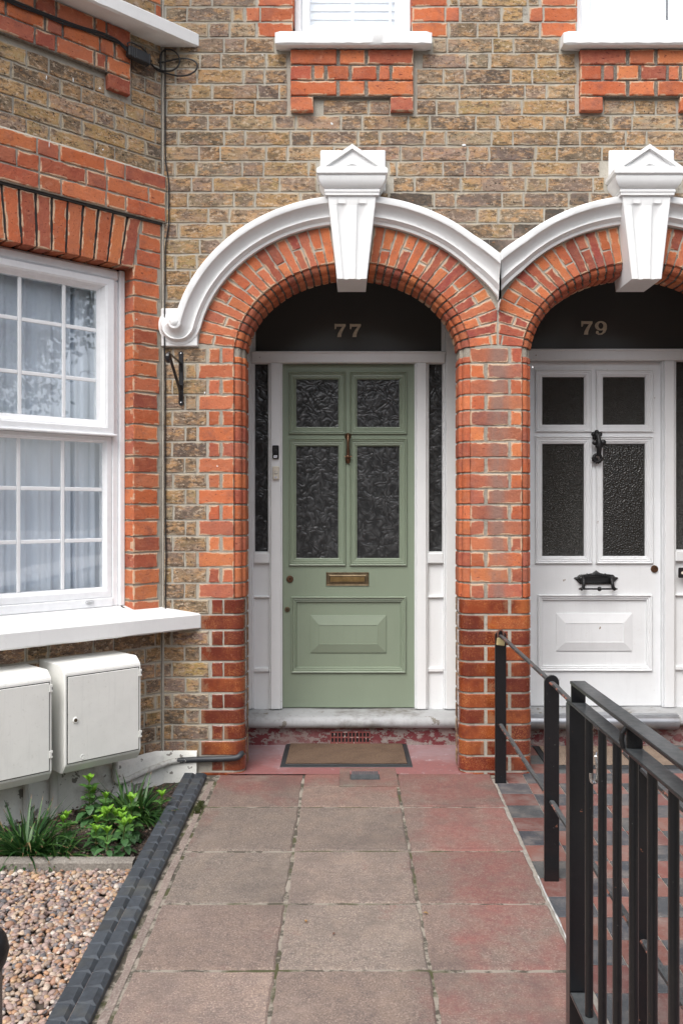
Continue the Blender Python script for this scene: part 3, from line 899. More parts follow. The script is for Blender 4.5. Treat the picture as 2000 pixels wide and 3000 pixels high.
# dark rooms behind the upper windows and the bay
# ================================================================= bay of number 77
TW0,TW1=.167,1.02; TC=(TW0+TW1)/2; TL=1.19
ZSOF,ZSTR,ZRED=2.536,zc(24),zc(27)
BZTOP=4.9
def bay_wall():
    mb=MB()
    sill_t=(3.683,3.756)
    for j in range(-10,55):
        z0,z1=zc(j)+G*.5,zc(j+1)-G*.5; zm=(z0+z1)/2
        if z0>BZTOP: break
        if z1<.10: continue
        z0=max(z0,.10)
        if 24<=j<27:                           # three projecting red courses
            for a,b in flem(-.010,TL,j,off=.21 if j==25 else .0):
                brick(mb,rect(a,b,z0,z1),FB,vary(random.choice(REDS)),1,proud=.020,depth=.03,bev=.003)
            continue
        if zm>ZSOF-.0 and zm<ZSTR:             # beside the flat arch
            u=(zm-ZSOF)/(ZSTR-ZSOF); e=TW0-.012-u*.045
            brick(mb,rect(.012,e,z0,z1),FB,vary(random.choice(REDS)),1)
            e2=TW1+.012+u*.045; brick(mb,rect(e2,TL-.01,z0,z1),FB,vary(random.choice(REDS)),1); continue
        if .80<zm<ZSOF:
            z0=max(z0,.83)
            if z1-z0<.02: continue
            ext=.0 if j%2 else .0
            a0=.018 if j%2 else .030
            brick(mb,rect(a0,TW0-.001,z0,z1),FB,vary(random.choice(REDS)),1)
            if not j%2: pass
            brick(mb,rect(TW1+.001,TL-.01,z0,z1),FB,vary(random.choice(REDS)),1)
            # reveal faces of the same bricks
            for tt,s in ((TW0,1),(TW1,-1)):
                f=(lambda y,z,d,tt=tt,s=s: FB(tt+s*0.0-s*d,z,y)) 
                brick(mb,rect(.001,.100,z0,z1),f,vary(random.choice(REDS)),1)
            continue
        if .73<zm<.83: continue
        hol=[]
        if 3.36<zm<3.69:
            if zm>3.43: hol=[(TA0-.012,TA1+.012)]
            else: hol=[(TA0-.012,TA0+.118),(TA1-.118,TA1+.012)]
        for a,b in cut(flem(.004,TL,j,off=.4),hol):
            if zm>3.75:
                hit=(a>TL-.3 or b<.19)
                c,m_=(vary(random.choice(REDS)),1) if hit or .19<(a+b)/2<1.0 else (vary(random.choice(STOCK)),0)
                if .19<(a+b)/2<1.0: continue
            else: c,m_=vary(random.choice(STOCK),.14),0
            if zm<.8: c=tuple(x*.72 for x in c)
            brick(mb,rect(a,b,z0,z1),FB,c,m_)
    # body
    def pan(t0,t1,z0,z1,o=-.006): mb.box(t0,t1,-o,.10,z0,z1,m=2,f=lambda x,y,z:FB(x,z,y))
    pan(0,TW0-.003,-.4,BZTOP); pan(TW1+.003,TL,-.4,BZTOP); pan(TW0-.003,TW1+.003,-.4,.80); pan(TW0-.003,TW1+.003,ZSOF+.25,BZTOP)
    mb.box(-.012,TL,-.014,.02,ZSTR,ZRED-.004,m=2,f=lambda x,y,z:FB(x,z,y))
    mb.box(-.012,TL,-.0155,.02,ZRED-.004,ZRED+.012,m=2,f=lambda x,y,z:FB(x,z,y if y>0 or z<ZRED+.005 else 0.002))
    for tt,s in ((TW0,1),(TW1,-1)): mb.box(tt-s*.005-.002,tt-s*.005+.002,.006,.11,.8,ZSOF+.26,m=2,f=lambda x,y,z:FB(x,z,y))
    # front wall of the bay, away to the left
    q=B(TL,0,0); 
    for j in range(-10,55):
        z0,z1=zc(j)+G*.5,zc(j+1)-G*.5
        if z0>BZTOP or z1<.1: continue
        for a,b in flem(-3.2,q[0]-.004,j):
            brick(mb,rect(a,b,z0,z1),lambda x,z,d:(x,q[1]+d,z),vary(random.choice(STOCK if not 24<=j<27 else REDS)),0 if not 24<=j<27 else 1)
    mb.box(-3.2,q[0],q[1]+.0065,q[1]+.1,-.4,BZTOP,m=2)
    return mb
TA0=TB(384,.03); TA1=2*TC-TA0
bw=bay_wall().build('bay_wall',MATW,H77)
mb=MB(); mb.tube([(P0[0]+.003,YW-.001,z/10) for z in range(1,48)],.0055,6); mb.build('corner_pointing',M['mortar'],H77)
# flat arch of long soldier bricks
mb=MB(); n=12
for i in range(n):
    def tt(u,z):                                # fanning joints
        base=clerp(TW0,TW1,u); v=(z-ZSOF)/(ZSTR-ZSOF); return base+(base-TC)*2*.058*v
    u0,u1=(i+.085)/n,(i+.915)/n
    zl,zh=ZSOF+.001,ZSTR-.014
    p=[(tt(u0,zl),zl),(tt(u1,zl),zl),(tt(u1,zh),zh),(tt(u0,zh),zh)]
    c=vary(random.choice(REDS),.08)
    brick(mb,p,FB,c,1,proud=.001,depth=.03)
    # soffit faces
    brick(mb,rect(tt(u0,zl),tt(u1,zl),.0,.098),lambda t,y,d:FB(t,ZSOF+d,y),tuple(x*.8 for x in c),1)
mb.box(TW0-.03,TW1+.03,.0065,.10,ZSOF+.008,ZSTR,m=3,f=lambda x,y,z:FB(x,z,y))
mb.box(-.002,TL,-.005,.02,ZSTR-.013,ZSTR-.001,m=3,f=lambda x,y,z:FB(x,z,y))  # black line under the red courses: dirt and their shadow painted together
mb.build('flat_arch',[M['stock'],M['red'],M['mortar'],plain_mat('black_pointing_and_shadow',(.045,.042,.040),.95)],H77)
# apron under the upper sill
mb=MB(); zt=3.683-.004; rh=.0785; w=TA1-TA0
for r in range(4):
    z1=zt-r*rh-(.004 if r else 0); z0=zt-(r+1)*rh+.004
    cs=[(0,.10),(.115,.20),(.215,.44),(.455,.55),(.565,.78),(.795,1)] if r%2 else [(0,.155),(.17,.235),(.25,.48),(.495,.61),(.625,.84),(.855,1)]
    if r==3: cs=[(0,.118/w*1.0),(1-.118/w,1)]
    for u,v in cs: brick(mb,rect(TA0+u*w,TA0+v*w,z0,z1),FB,vary(random.choice(REDS),.08),1,proud=.026,depth=.04,bev=.004)
mb.box(TA0+.003,TA1-.003,-.019,.01,zt-3*rh,zt,m=3,f=lambda x,y,z:FB(x,z,y))
for a in (TA0+.003,TA1-.115): mb.box(a,a+.112,-.018,.01,zt-4*rh+.006,zt-3*rh,m=3,f=lambda x,y,z:FB(x,z,y))
mb.build('brick_apron',MATW,H77)
# sills of the bay: run on past the corner until they die into the house wall
def bay_sill(o,z0,z1,name,drop=0.0,inner=-.09,zi=None):
    mb=MB(); zi=zi if zi is not None else z1+.012
    n=30; t_in=0.0
    rows=[]
    for i in range(n+1):
        u=i/n; rr=[]
        j=lambda:random.uniform(-.0012,.0012)
        for oo,zz in ((inner,z0+.01),(.0,z0+.002),(o-.01,z0+j()),(o,z0+.007+j()),(o,z1-.008),(o-.008,z1+j()*.5),(.02,clerp(z1,zi,.55)),(inner,zi)):
            ts=-oo*(1.0257) if oo>0 else 0.0     # where this line meets the house wall
            ts=ts+.003
            rr.append(B(clerp(ts,TL+.05,u),zz,oo))
        rows.append(rr)
    ids=mb.grid(rows); mb.face(ids[0]); mb.face(ids[-1])
    q=B(TL,0,0)
    yf=q[1]
    mb.box(-3.2,B(TL+.05,0,o)[0]+.01,yf-o,yf+.05,z0,z1,bev=.004)
    return mb.build(name,M['white'],H77,smooth=35)
bay_sill(.130,3.683,3.756,'upper_bay_sill')
bay_sill(.137,.736,.815,'bay_sill',zi=.862)
# squared end of the sill on the house wall is formed by the mitre above
# window -------------------------------------------------------------------
WO=.09
def bf(x,y,z): return FB(x,z,y)                 # x along the bay, y into the wall
fr=MB()
b_=lambda t0,t1,y0,y1,z0,z1,bev=.004: fr.box(t0,t1,y0,y1,z0,z1,f=bf,bev=bev)
t0,t1=TW0+.002,TW1-.002
ztop=ZSOF-.004
b_(t0,t0+.030,.075,.14,.862,ztop); b_(t1-.030,t1,.075,.14,.862,ztop); b_(t0+.0302,t1-.0302,.076,.14,ztop-.055,ztop,.012)
b_(t0+.0305,.232,.088,.14,.862,ztop-.0555); b_(1.186-.232,t1-.0305,.088,.14,.862,ztop-.0555)
b_(.2325,1.186-.2325,.079,.14,.862,.905)
def sash_ring(mb,x0,x1,z0,z1,wl,wb,wt,prof):
    rows=[]
    for u,y in prof: rows.append([bf(x0+wl*u,y,z0+wb*u),bf(x1-wl*u,y,z0+wb*u),bf(x1-wl*u,y,z1-wt*u),bf(x0+wl*u,y,z1-wt*u)])
    mb.grid(rows,cu=True)
sash_ring(fr,.2325,1.186-.2325,.9055,1.70,.0425,.0515,.0305,[(0,.14),(0,.096),(.06,.092),(.62,.092),(.72,.097),(.86,.108),(1,.112),(1,.14)])
fr.build('window_frame',M['upvc'],None); bayfr=bpy.data.objects['window_frame']; bayfr.parent=H77; bayfr.matrix_parent_inverse=world_of(H77).inverted()
us=MB()
b2=lambda t0,t1,y0,y1,z0,z1,bev=.012: us.box(t0,t1,y0,y1,z0,z1,f=bf,bev=bev)
sash_ring(us,.236,1.186-.236,1.702,2.475,.078,.078,.061,[(0,.125),(0,.066),(.05,.060),(.50,.060),(.56,.064),(.62,.065),(.80,.090),(1,.098),(1,.125)])
us.box(.225,1.186-.225,.050,.09,1.700,1.712,f=bf,bev=.004)
ush=us.build('opening_sash',M['upvc'],bayfr)
def bars(ts,zs,ta,tb,za,zb,y,par):
    mb=MB()
    for t in ts: mb.box(t-.0095,t+.0095,y,y+.010,za,zb,f=bf,bev=.003)
    for z in zs:
        xs=[ta]+sorted(ts)+[tb]
        for i in range(len(xs)-1):
            mb.box(xs[i]+(.0097 if i else 0),xs[i+1]-(.0097 if i<len(xs)-2 else 0),y+.0005,y+.0095,z-.0095,z+.0095,f=bf,bev=.003)
    mb.build('glazing_bars',M['upvc'],par)
bars([.484,.702],[2.219,1.973],.314,.872,1.780,2.414,.098,bayfr); bars([.484,.702],[1.439,1.190],.275,.911,.957,1.6695,.110,bayfr)
g=MB(); g.box(.312,.874,.100,.104,1.778,2.416,f=bf); g.build('pane',M['glass'],bayfr)
g=MB(); g.box(.273,.913,.112,.116,.955,1.672,f=bf); g.build('pane',M['glass'],bayfr)
mb=MB(); 
for za in (.88,1.0): mb.box(.34,.385,.070,.092,.886,.896,f=bf,bev=.003)
mb.build('window_trickle_cap',M['upvc'],bayfr)
# net curtain in folds
mb=MB(); rows=[]
for i in range(150):
    t=.20+.80*i/149
    fold=.018*sin(t*46+2*sin(t*9))+.010*sin(t*103+1.0)+.005*sin(t*190)
    row=[]
    for z in (.90,1.3,1.8,2.5):
        s=clerp(1.25,.75,(z-.9)/1.6)
        y=.165+fold*s*.42
        if .40<t<.415: y+=.05
        row.append(FB(t,z,y))
    rows.append(row)
mb.grid(rows); mb.build('net_curtain',M['curtain'],bayfr,smooth=True,recalc=False)
mb=MB(); mb.box(.10,1.09,.42,.43,.8,2.7,f=bf); mb.box(.10,1.09,.12,.42,.80,.81,f=bf); mb.build('room_lining',M['dark'],bayfr)
for h,hh in ((77,H77),(79,H79)):
    mb=MB(); mb.box(WIN[h][0]-.05,WIN[h][1]+.05,YW+.5,YW+.51,3.6,5.0); mb.build('room_lining',M['dark'],hh)
# rendered plinth of the bay
mb=MB(); rows=[]
n=40
for i in range(n+1):
    u=i/n
    t=clerp(-.09,TL+.02,u)
    if t<0:                                      # turns the corner onto the house wall
        X=P0[0]-t*1.95; bx=lambda o:(min(X,-.735),YW-o)
    else: bx=lambda o,t=t:B(t,0,o)[:2]
    zt_=.118+.012*noise.noise((t*7,1,0))+.006*noise.noise((t*31,2,0))
    rw=[]
    for o,z in ((.0,zt_),(.010,zt_-.008),(.020,zt_-.03),(.024,-.1),(.026,-.35)):
        if t<0: o=o
        p=bx(o+.003*noise.noise((t*20,z*20,0))); rw.append((p[0],p[1],z))
    rows.append(rw)
mb.grid(rows); q=B(TL,0,0); mb.box(-3.2,q[0],q[1]-.024,q[1]+.02,-.4,.118)
M['render']=paint_mat('stained_limewash_render',(.80,.80,.75),.55,.85,(.24,.21,.165),1.0,2.2,13,(.24,.225,.20),.575,.7)
mb.build('rendered_plinth',M['render'],H77,smooth=40)
# roofless top is above the frame: cap the shells so that no light falls in from above
mb=MB(); mb.box(-3.2,XR,YW+.02,YW+1.2,5.0,5.05); mb.box(-3.2,P0[0]+.01,3.7,YW+1.2,4.9,4.95); mb.box(-3.2,XR,YW+1.15,YW+1.2,-.3,5.0); mb.box(XR-.02,XR,YW+.02,YW+1.2,-.3,5.0); mb.box(-3.22,-3.2,3.7,YW+1.2,-.3,5.0)
mb.build('building_shell',M['dark'],H77)
# ================================================================= porches, frames and doors
def ringframe(mb,x0,x1,z0,z1,prof,Y,m=0):
    """mitred moulding: prof = (inset from the outer rectangle, height towards the viewer)"""
    rows=[]
    for i,h in prof: rows.append([(x0+i,Y-h,z0+i),(x1-i,Y-h,z0+i),(x1-i,Y-h,z1-i),(x0+i,Y-h,z1-i)])
    mb.grid(rows,cu=True,m=m)
GLZP=[(-.001,-.002),(0,.010),(.003,.0135),(.006,.012),(.009,.006),(.012,.009),(.016,.0085),(.018,.004),(.028,.005),(.031,.001),(.035,.002),(.039,-.003),(.042,-.004),(.043,-.020)]
PANP=[(-.001,-.002),(0,.011),(.004,.0145),(.008,.0125),(.012,.005),(.016,.0065),(.020,.0055),(.023,.000),(.028,.0015),(.031,-.006),(.032,-.012)]
def door(h,dx,dpt,dpb,white):
    """dx: metres from the door of 77; dpt, dpb: picture rows the head and foot are shifted by"""
    Y=YD; jm=M['joinery_old'] if white else M['joinery']; dm=M['joinery_old'] if white else M['green']
    x=lambda px:PX(px,Y)+dx
    def z(py):
        t=(py-1066)/(2075-1066.); return PZ(py+dpt+(dpb-dpt)*t,Y)
    xc=x(1020.5)
    # --- frame
    fr=MB(); Yf=Y-.045
    zt=z(1066); zr=z(1034); zb=z(2075)+.002
    for s in (-1,1):
        X=lambda u:xc+s*u
        # post beside the door, with a bead each side
        fr.box(X(.388),X(.4465),Yf,Y+.05,zb,zt-.0005,bev=.004)
        fr.box(X(.447),X(.4555),Yf+.012,Y+.05,zb,zt-.0005,bev=.003)
        fr.box(X(.3795),X(.3875),Yf+.012,Y+.05,zb,zt-.0005,bev=.003)
        # outer jamb
        fr.box(X(.5555),X(.628),Yf,Y+.05,zb,zr+.95,bev=.004)
        fr.box(X(.545),X(.555),Yf+.012,Y+.05,zb,zt-.0005,bev=.003)
        # rails of the side light and its lower panels
        fr.box(X(.456),X(.5447),Yf+.010,Y+.05,z(1650),z(1619),bev=.005)
        for a,b in ((1745,1751),(1955,1967)):
            fr.box(X(.456),X(.5447),Yf+.018,Y+.04,z(b),z(a),bev=.004)
        fr.box(X(.456),X(.5447),Yf+.034,Y+.04,z(2078),z(1650)-.0005)
        ringframe(fr,min(X(.456),X(.5445)),max(X(.456),X(.5445)),z(1619)+.0005,z(1064)-.0005,[(0,.03),(.003,.03),(.006,.022),(.006,.0)],Y)
    fr.box(xc-.5552,xc+.5552,Yf-.006,Y+.05,zt,zr,bev=.005)
    fr.box(xc-.5548,xc+.5548,Yf-.016,Y+.049,zr-.0098,zr+.001,bev=.003)
    for s in (-1,1):
        fr.box(xc+s*.535,xc+s*.5552,Yf+.014,Y+.05,zr+.0015,zr+.95,bev=.003)
    fro=fr.build('door_frame',jm,h)
    g=MB(); g.box(xc-.548,xc+.548,Y+.0,Y+.01,zr-.002,zr+.93); g.build('fanlight_pane',M['fanlight'],fro)
    for s in (-1,1):
        g=MB(); g.box(xc+s*.452,xc+s*.549,Y+.002,Y+.008,z(1622),z(1061)); g.build('side_pane',M['leafglass'] if not white else M['reeded'],fro)
    # --- leaf: stiles and rails butted, glass set back, bottom panel
    d=MB(); B_=lambda a,b,c,e,y0=0.:d.box(a,b,Y+y0,Y+.045,c,e)
    xL,xR=x(824)+.0015,x(1217)-.0015; zT,zB=zt-.0025,z(2075)+.004
    xa,xb,xm0,xm1=x(846),x(1191),x(1012),x(1024)
    zu,zl0,zl1=z(1089),z(1272),z(1285); zlk=z(1657)
    B_(xL,xa,zB,zT); B_(xb,xR,zB,zT); B_(xa,xb,zu,zT); B_(xa,xm0,zl1,zl0); B_(xm1,xb,zl1,zl0); B_(xm0,xm1,zlk,zu)
    pz1,pz0=z(1748),z(1971); px0,px1=x(853),x(1188)
    B_(xa,xb,pz1,zlk); B_(xa,xb,zB,pz0); B_(xa,px0,pz0,pz1); B_(px1,xb,pz0,pz1)
    for a,b in ((xa,xm0),(xm1,xb)):
        ringframe(d,a,b,zl0,zu,GLZP,Y); ringframe(d,a,b,zlk,zl1,GLZP,Y)
    ringframe(d,px0,px1,pz0,pz1,PANP,Y)
    a,b,c,e=x(909),x(1131),z(1913),z(1803)
    ringframe(d,px0+.031,px1-.031,pz0+.031,pz1-.031,[(0,-.0115),(a-px0-.031,-.0115)],Y)
    # raised field with wide bevels
    i0=x(935)-x(909); iz=(z(1803)-z(1832))
    rws=[[(a,Y+.0115,c),(b,Y+.0115,c),(b,Y+.0115,e),(a,Y+.0115,e)],[(a,Y+.006,c),(b,Y+.006,c),(b,Y+.006,e),(a,Y+.006,e)],
         [(a+i0,Y-.006,c+iz*.9),(b-i0,Y-.006,c+iz*.9),(b-i0,Y-.006,e-iz),(a+i0,Y-.006,e-iz)],[(a+i0+.001,Y-.0035,c+iz*.9+.001),(b-i0-.001,Y-.0035,c+iz*.9+.001),(b-i0-.001,Y-.0035,e-iz-.001),(a+i0+.001,Y-.0035,e-iz-.001)]]
    ids=d.grid(rws,cu=True); d.face(ids[-1])
    d.box(px0+.02,px1-.02,Y+.0125,Y+.03,pz0+.02,pz1-.02)
    do=d.build('door',dm,h)
    gm={0:M['leafglass']}
    k=0
    for (u0,u1) in ((xa,xm0),(xm1,xb)):
        for (w0,w1) in ((zl0,zu),(zlk,zl1)):
            mt=M['leafglass']
            if white: mt=M['reeded'] if not (k==3) else M['hammer']
            g=MB(); g.box(u0+.038,u1-.038,Y+.016,Y+.022,w0+.038,w1-.038); g.build('glass_pane',mt,do); k+=1
    return dict(x=x,z=z,xc=xc,door=do,frame=fro,zB=zB)
D77=door(H77,0,0,0,False)
D79=door(H79,PX(1741,YD)-PX(1020.5,YD),-7,-5,True)
def frontal(Y): return lambda x0,z0:(lambda a,b,hh:(x0+a,Y-hh,z0+b))
# --- green door furniture
x,z,do=D77['x'],D77['z'],D77['door']; Y=YD
mb=MB(); kx=x(1019); zt_,zb_=z(1268),z(1360)
f=lambda a,b,hh:(kx+a,Y-.008-hh,zt_-.020+b)
mb.lathe([(.017,0),(.019,.004),(.017,.010),(.012,.014),(.006,.024),(.0005,.026)],20,f)
mb.tube([(kx,Y-.028,zt_-.012),(kx,Y-.040,zt_-.03),(kx,Y-.043,zt_-.055),(kx,Y-.040,zt_-.085),(kx,Y-.036,zt_-.115),(kx,Y-.032,zt_-.135)],[.009,.0085,.0075,.008,.0095,.010],12)
mb.tube([(kx-.020,Y-.034,zt_-.139),(kx+.022,Y-.034,zt_-.139)],.0048,10); mb.ball((kx,Y-.036,zt_-.139),.0115,14)
f2=lambda a,b,hh:(kx+a*.9,Y-.006-hh,zt_-.155+b*1.25)
mb.lathe([(.0175,0),(.0185,.005),(.012,.016),(.0005,.020)],18,f2)
mb.build('door_knocker',M['bronze'],do,smooth=40)
mb=MB(); a,b,c,e=x(955),x(1080),z(1716),z(1677)
ringframe(mb,a,b,c,e,[(-.0005,-.001),(0,.004),(.002,.006),(.005,.005),(.007,.003),(.017,.004),(.020,.006),(.022,.006),(.0235,-.0015)],Y-.001)
mb.face([mb.vert(p) for p in ((a+.023,Y+.0003-.001,c+.0225),(b-.023,Y-.0007,c+.0225),(b-.023,Y-.0007,e-.0225),(a+.023,Y-.0007,e-.0225))])
lp=mb.build('letter_plate',M['brass_dull'],do)
mb=MB(); mb.box(a+.0245,b-.0245,Y-.003,Y-.0012,c+.0238,e-.0238,bev=.0012)
mb.ball((b-.042,Y-.003,e-.029),.003,8,sc=(1,.6,1.6)); mb.build('letter_flap',M['brass'],lp)
for (px,py,r,mt,par,D) in ((849,1696.5,.0205,'bronze',D77,0),(841.5,1785.5,.0155,'brass_dull',D77,1)):
    mb=MB(); X0,Z0=x(px),z(py)
    mb.lathe([(r,-.001),(r,.004),(r*.92,.0075),(r*.62,.0085),(r*.58,.006),(r*.0005,.0055)],24,lambda a_,b_,hh:(X0+a_,Y-hh,Z0+b_))
    o=mb.build('door_lock',M[mt],do,smooth=35)
    mb=MB(); mb.lathe([(.0036,.0060),(.0036,.0072),(.0002,.0072)],12,lambda a_,b_,hh:(X0+a_,Y-hh,Z0+b_+.002)); mb.box(X0-.0015,X0+.0015,Y-.0070,Y-.005,Z0-.008,Z0+.001)
    mb.build('keyhole',M['dark'],o)
# --- white door furniture
dxx=PX(1741,YD)-PX(1020.5,YD)
def q(px,py,Yq=YD): return (PX(px,Yq),PZ(py,Yq))
do9=D79['door']
mb=MB(); X0,Z0=q(1746,1275)
for i in range(5):                                   # cresting rosette
    a=pi/2+2*pi*i/5; mb.ball((X0+.020*cos(a),Y-.010,Z0+.018*sin(a)),.0135,10,sc=(1,.6,1))
mb.ball((X0,Y-.016,Z0),.018,12,sc=(1,.8,1)); mb.tube([(X0-.013,Y-.022,Z0-.002),(X0+.015,Y-.022,Z0-.002)],.011,12)
X1,Z1=q(1749,1301)
mb.tube([(X0+.003,Y-.026,Z0-.006),(X0+.005,Y-.034,Z0-.028),(X1,Y-.036,Z1),(X1+.001,Y-.036,Z1-.028),(X1-.001,Y-.034,Z1-.072)],[.014,.013,.021,.015,.012],12)
for s in (-1,1):
    mb.lathe([(.0155,0),(.0165,.006),(.011,.011),(.0004,.012)],14,lambda a_,b_,hh,s=s:(X1+s*.024+a_,Y-.034-hh,Z1+.006+b_))
    mb.ball((X1+s*.011,Y-.038,Z1-.014),.012,10)
X2,Z2=q(1745,1343)
ring_=[(X2+.0220*cos(2*pi*i/24),Y-.030,Z2+.0215*sin(2*pi*i/24)) for i in range(24)]
mb.tube(ring_,.0090,10,closed=True)
for i in range(8):
    a=pi+ (pi)*i/7; mb.ball((X2+.028*cos(a),Y-.028,Z2+.027*sin(a)),.0065,8)
mb.ball((X2,Y-.014,Z2-.006),.010,10); mb.lathe([(.014,0),(.013,.004),(.0005,.005)],16,lambda a_,b_,hh:(X2+a_,Y-hh,Z2-.002+b_))
mb.build('door_knocker',M['cast'],do9,smooth=45)
mb=MB(); X0,Z0=q(1744.5,1697)
ol=[(-.120,0),(-.128,.006),(-.122,.012),(-.112,.012),(-.098,.026),(-.060,.030),(-.052,.035),(-.046,.031),(-.022,.036),(0,.051),(.022,.036),(.046,.031),(.052,.035),(.060,.030),(.098,.026),(.112,.012),(.122,.012),(.128,.006),(.120,0),(.108,-.012),(.092,-.028),(.0,-.030),(-.092,-.028),(-.108,-.012)]
ol=[(a_*1.0+.001,b_) for a_,b_ in ol]
r0=[(X0+a_,Y+.001,Z0+b_) for a_,b_ in ol]; r1=[(X0+a_,Y-.006,Z0+b_) for a_,b_ in ol]; r2=[(X0+a_*.93,Y-.011,Z0+b_*.82) for a_,b_ in ol]; r3=[(X0+a_*.62,Y-.010,Z0+b_*.45-.001) for a_,b_ in ol]
ids=mb.grid([r0,r1,r2,r3],cu=True); mb.face(ids[-1])
mb.box(X0-.062,X0+.064,Y-.0135,Y-.009,Z0-.019,Z0-.016,bev=.001); mb.box(X0-.062,X0+.064,Y-.0135,Y-.009,Z0+.015,Z0+.018,bev=.001)
for i in range(15):
    mb.ball((X0-.082+.0117*i,Y-.011,Z0-.0245),.0042,6); mb.ball((X0-.078+.0112*i,Y-.011,Z0+.0235),.0040,6)
for s in (-1,1):
    mb.ball((X0+s*.089,Y-.016,Z0+.002),.019,12,sc=(1,.8,1.05))
    mb.tube([(X0+s*.082,Y-.022,Z0+.008),(X0+s*.080,Y-.042,Z0-.006),(X0+s*.083,Y-.050,Z0-.030),(X0+s*.086,Y-.048,Z0-.050)],[.010,.010,.0095,.0105],12)
    mb.lathe([(.0005,-.002),(.006,0),(.011,.006),(.009,.013),(.004,.018),(.006,.022),(.0005,.026)],12,lambda a_,b_,hh,s=s:(X0+s*(.086+hh),Y-.048+a_,Z0-.052+b_))
mb.tube([(X0-.088,Y-.048,Z0-.052),(X0+.088,Y-.048,Z0-.052)],.0052,12)
mb.ball((X0+.008,Y-.048,Z0-.052),.0135,14); 
mb.build('letter_plate',M['cast'],do9,smooth=45)
mb=MB(); X0,Z0=q(1916,1667)
mb.lathe([(.0215,-.001),(.0215,.004),(.0195,.008),(.012,.0085),(.011,.006),(.0005,.0055)],24,lambda a_,b_,hh:(X0+a_,Y-hh,Z0+b_))
o=mb.build('door_lock',M['bronze'],do9,smooth=35)
# --- house numbers painted on the fanlights
SEVEN=[[(-.5,1),(.5,1),(.5,.86),(.30,.55),(.14,.28),(.08,0),(-.28,0),(-.20,.25),(.02,.55),(.24,.80),(-.30,.80),(-.36,.62),(-.5,.62)]]
def glyph7(mb,X0,Z0,w,hh,Yg):
    # stem with waisted shape and a serifed top bar, as strips
    pts=[(.50,1.0,.5,.86)]
    L=[(-.27,0),(-.22,.22),(-.05,.50),(.16,.745)]; R=[(.10,0),(.12,.22),(.26,.52),(.50,.86)]
    top=[(-.48,1.0),(.50,1.0)]
    g=lambda a,b:(X0+a*w,Z0+b*hh)
    def slab(poly):
        n=len(poly); f_=[mb.vert((*g(*p)[:1],Yg-.003,g(*p)[1])) for p in poly]; b_=[mb.vert((g(*p)[0],Yg+.002,g(*p)[1])) for p in poly]
        mb.face(f_); 
        for i in range(n): mb.face((f_[i],b_[i],b_[(i+1)%n],f_[(i+1)%n]))
    for i in range(3): slab([L[i],R[i],R[i+1],L[i+1]])
    slab([(.16,.745),(.50,.86),(.50,1.0),(-.34,1.0),(-.34,.80),(.20,.80)])
    slab([(-.34,.80),(-.34,1.0),(-.50,1.02),(-.50,.62),(-.40,.60),(-.34,.70)])
def glyph9(mb,X0,Z0,w,hh,Yg):
    g=lambda a,b:(X0+a*w,Z0+b*hh)
    cx_,cz_=0.,.66; N=28
    ro=[(cx_+.46*cos(2*pi*i/N),cz_+.35*sin(2*pi*i/N)) for i in range(N)]; ri=[(cx_+.20*cos(2*pi*i/N),cz_+.235*sin(2*pi*i/N)) for i in range(N)]
    for yy,fl in ((Yg-.003,False),):
        mb.grid([[(g(*p)[0],yy+.005,g(*p)[1]) for p in ri],[(g(*p)[0],yy,g(*p)[1]) for p in ri],[(g(*p)[0],yy,g(*p)[1]) for p in ro],[(g(*p)[0],yy+.005,g(*p)[1]) for p in ro]],cu=True)
    o_=[(.46,.66),(.45,.42),(.34,.16),(.10,.0),(-.18,-.02),(-.40,.10)]; i_=[(.19,.58),(.19,.40),(.14,.20),(.02,.10),(-.12,.08),(-.20,.16)]
    Yg2=Yg-.0005
    rows=[[(g(*p)[0],Yg+.002,g(*p)[1]) for p in o_],[(g(*p)[0],Yg2-.003,g(*p)[1]) for p in o_],[(g(*p)[0],Yg2-.003,g(*p)[1]) for p in i_],[(g(*p)[0],Yg+.002,g(*p)[1]) for p in i_]]
    mb.grid(rows)
    mb.lathe([(.11*w,-.002),(.11*w,.0035),(.0005,.0036)],14,lambda a_,b_,h_:(g(-.28,.18)[0]+a_,Yg-h_,g(-.28,.18)[1]+b_))
def number(h,D,glyphs):
    for (px,py0,py1,k) in glyphs:
        mb=MB(); zz0,zz1=PZ(py1,YD),PZ(py0,YD)
        (glyph7 if k=='7' else glyph9)(mb,PX(px,YD),zz0,.064 if k=='7' else .074,zz1-zz0,YD-.002)
        mb.build('house_number',M['cream'],D['frame'])
number(H77,D77,((996,949,987,'7'),(1040.5,949,987,'7')))
number(H79,D79,((1718,941,980,'7'),(1759,941,980,'9')))
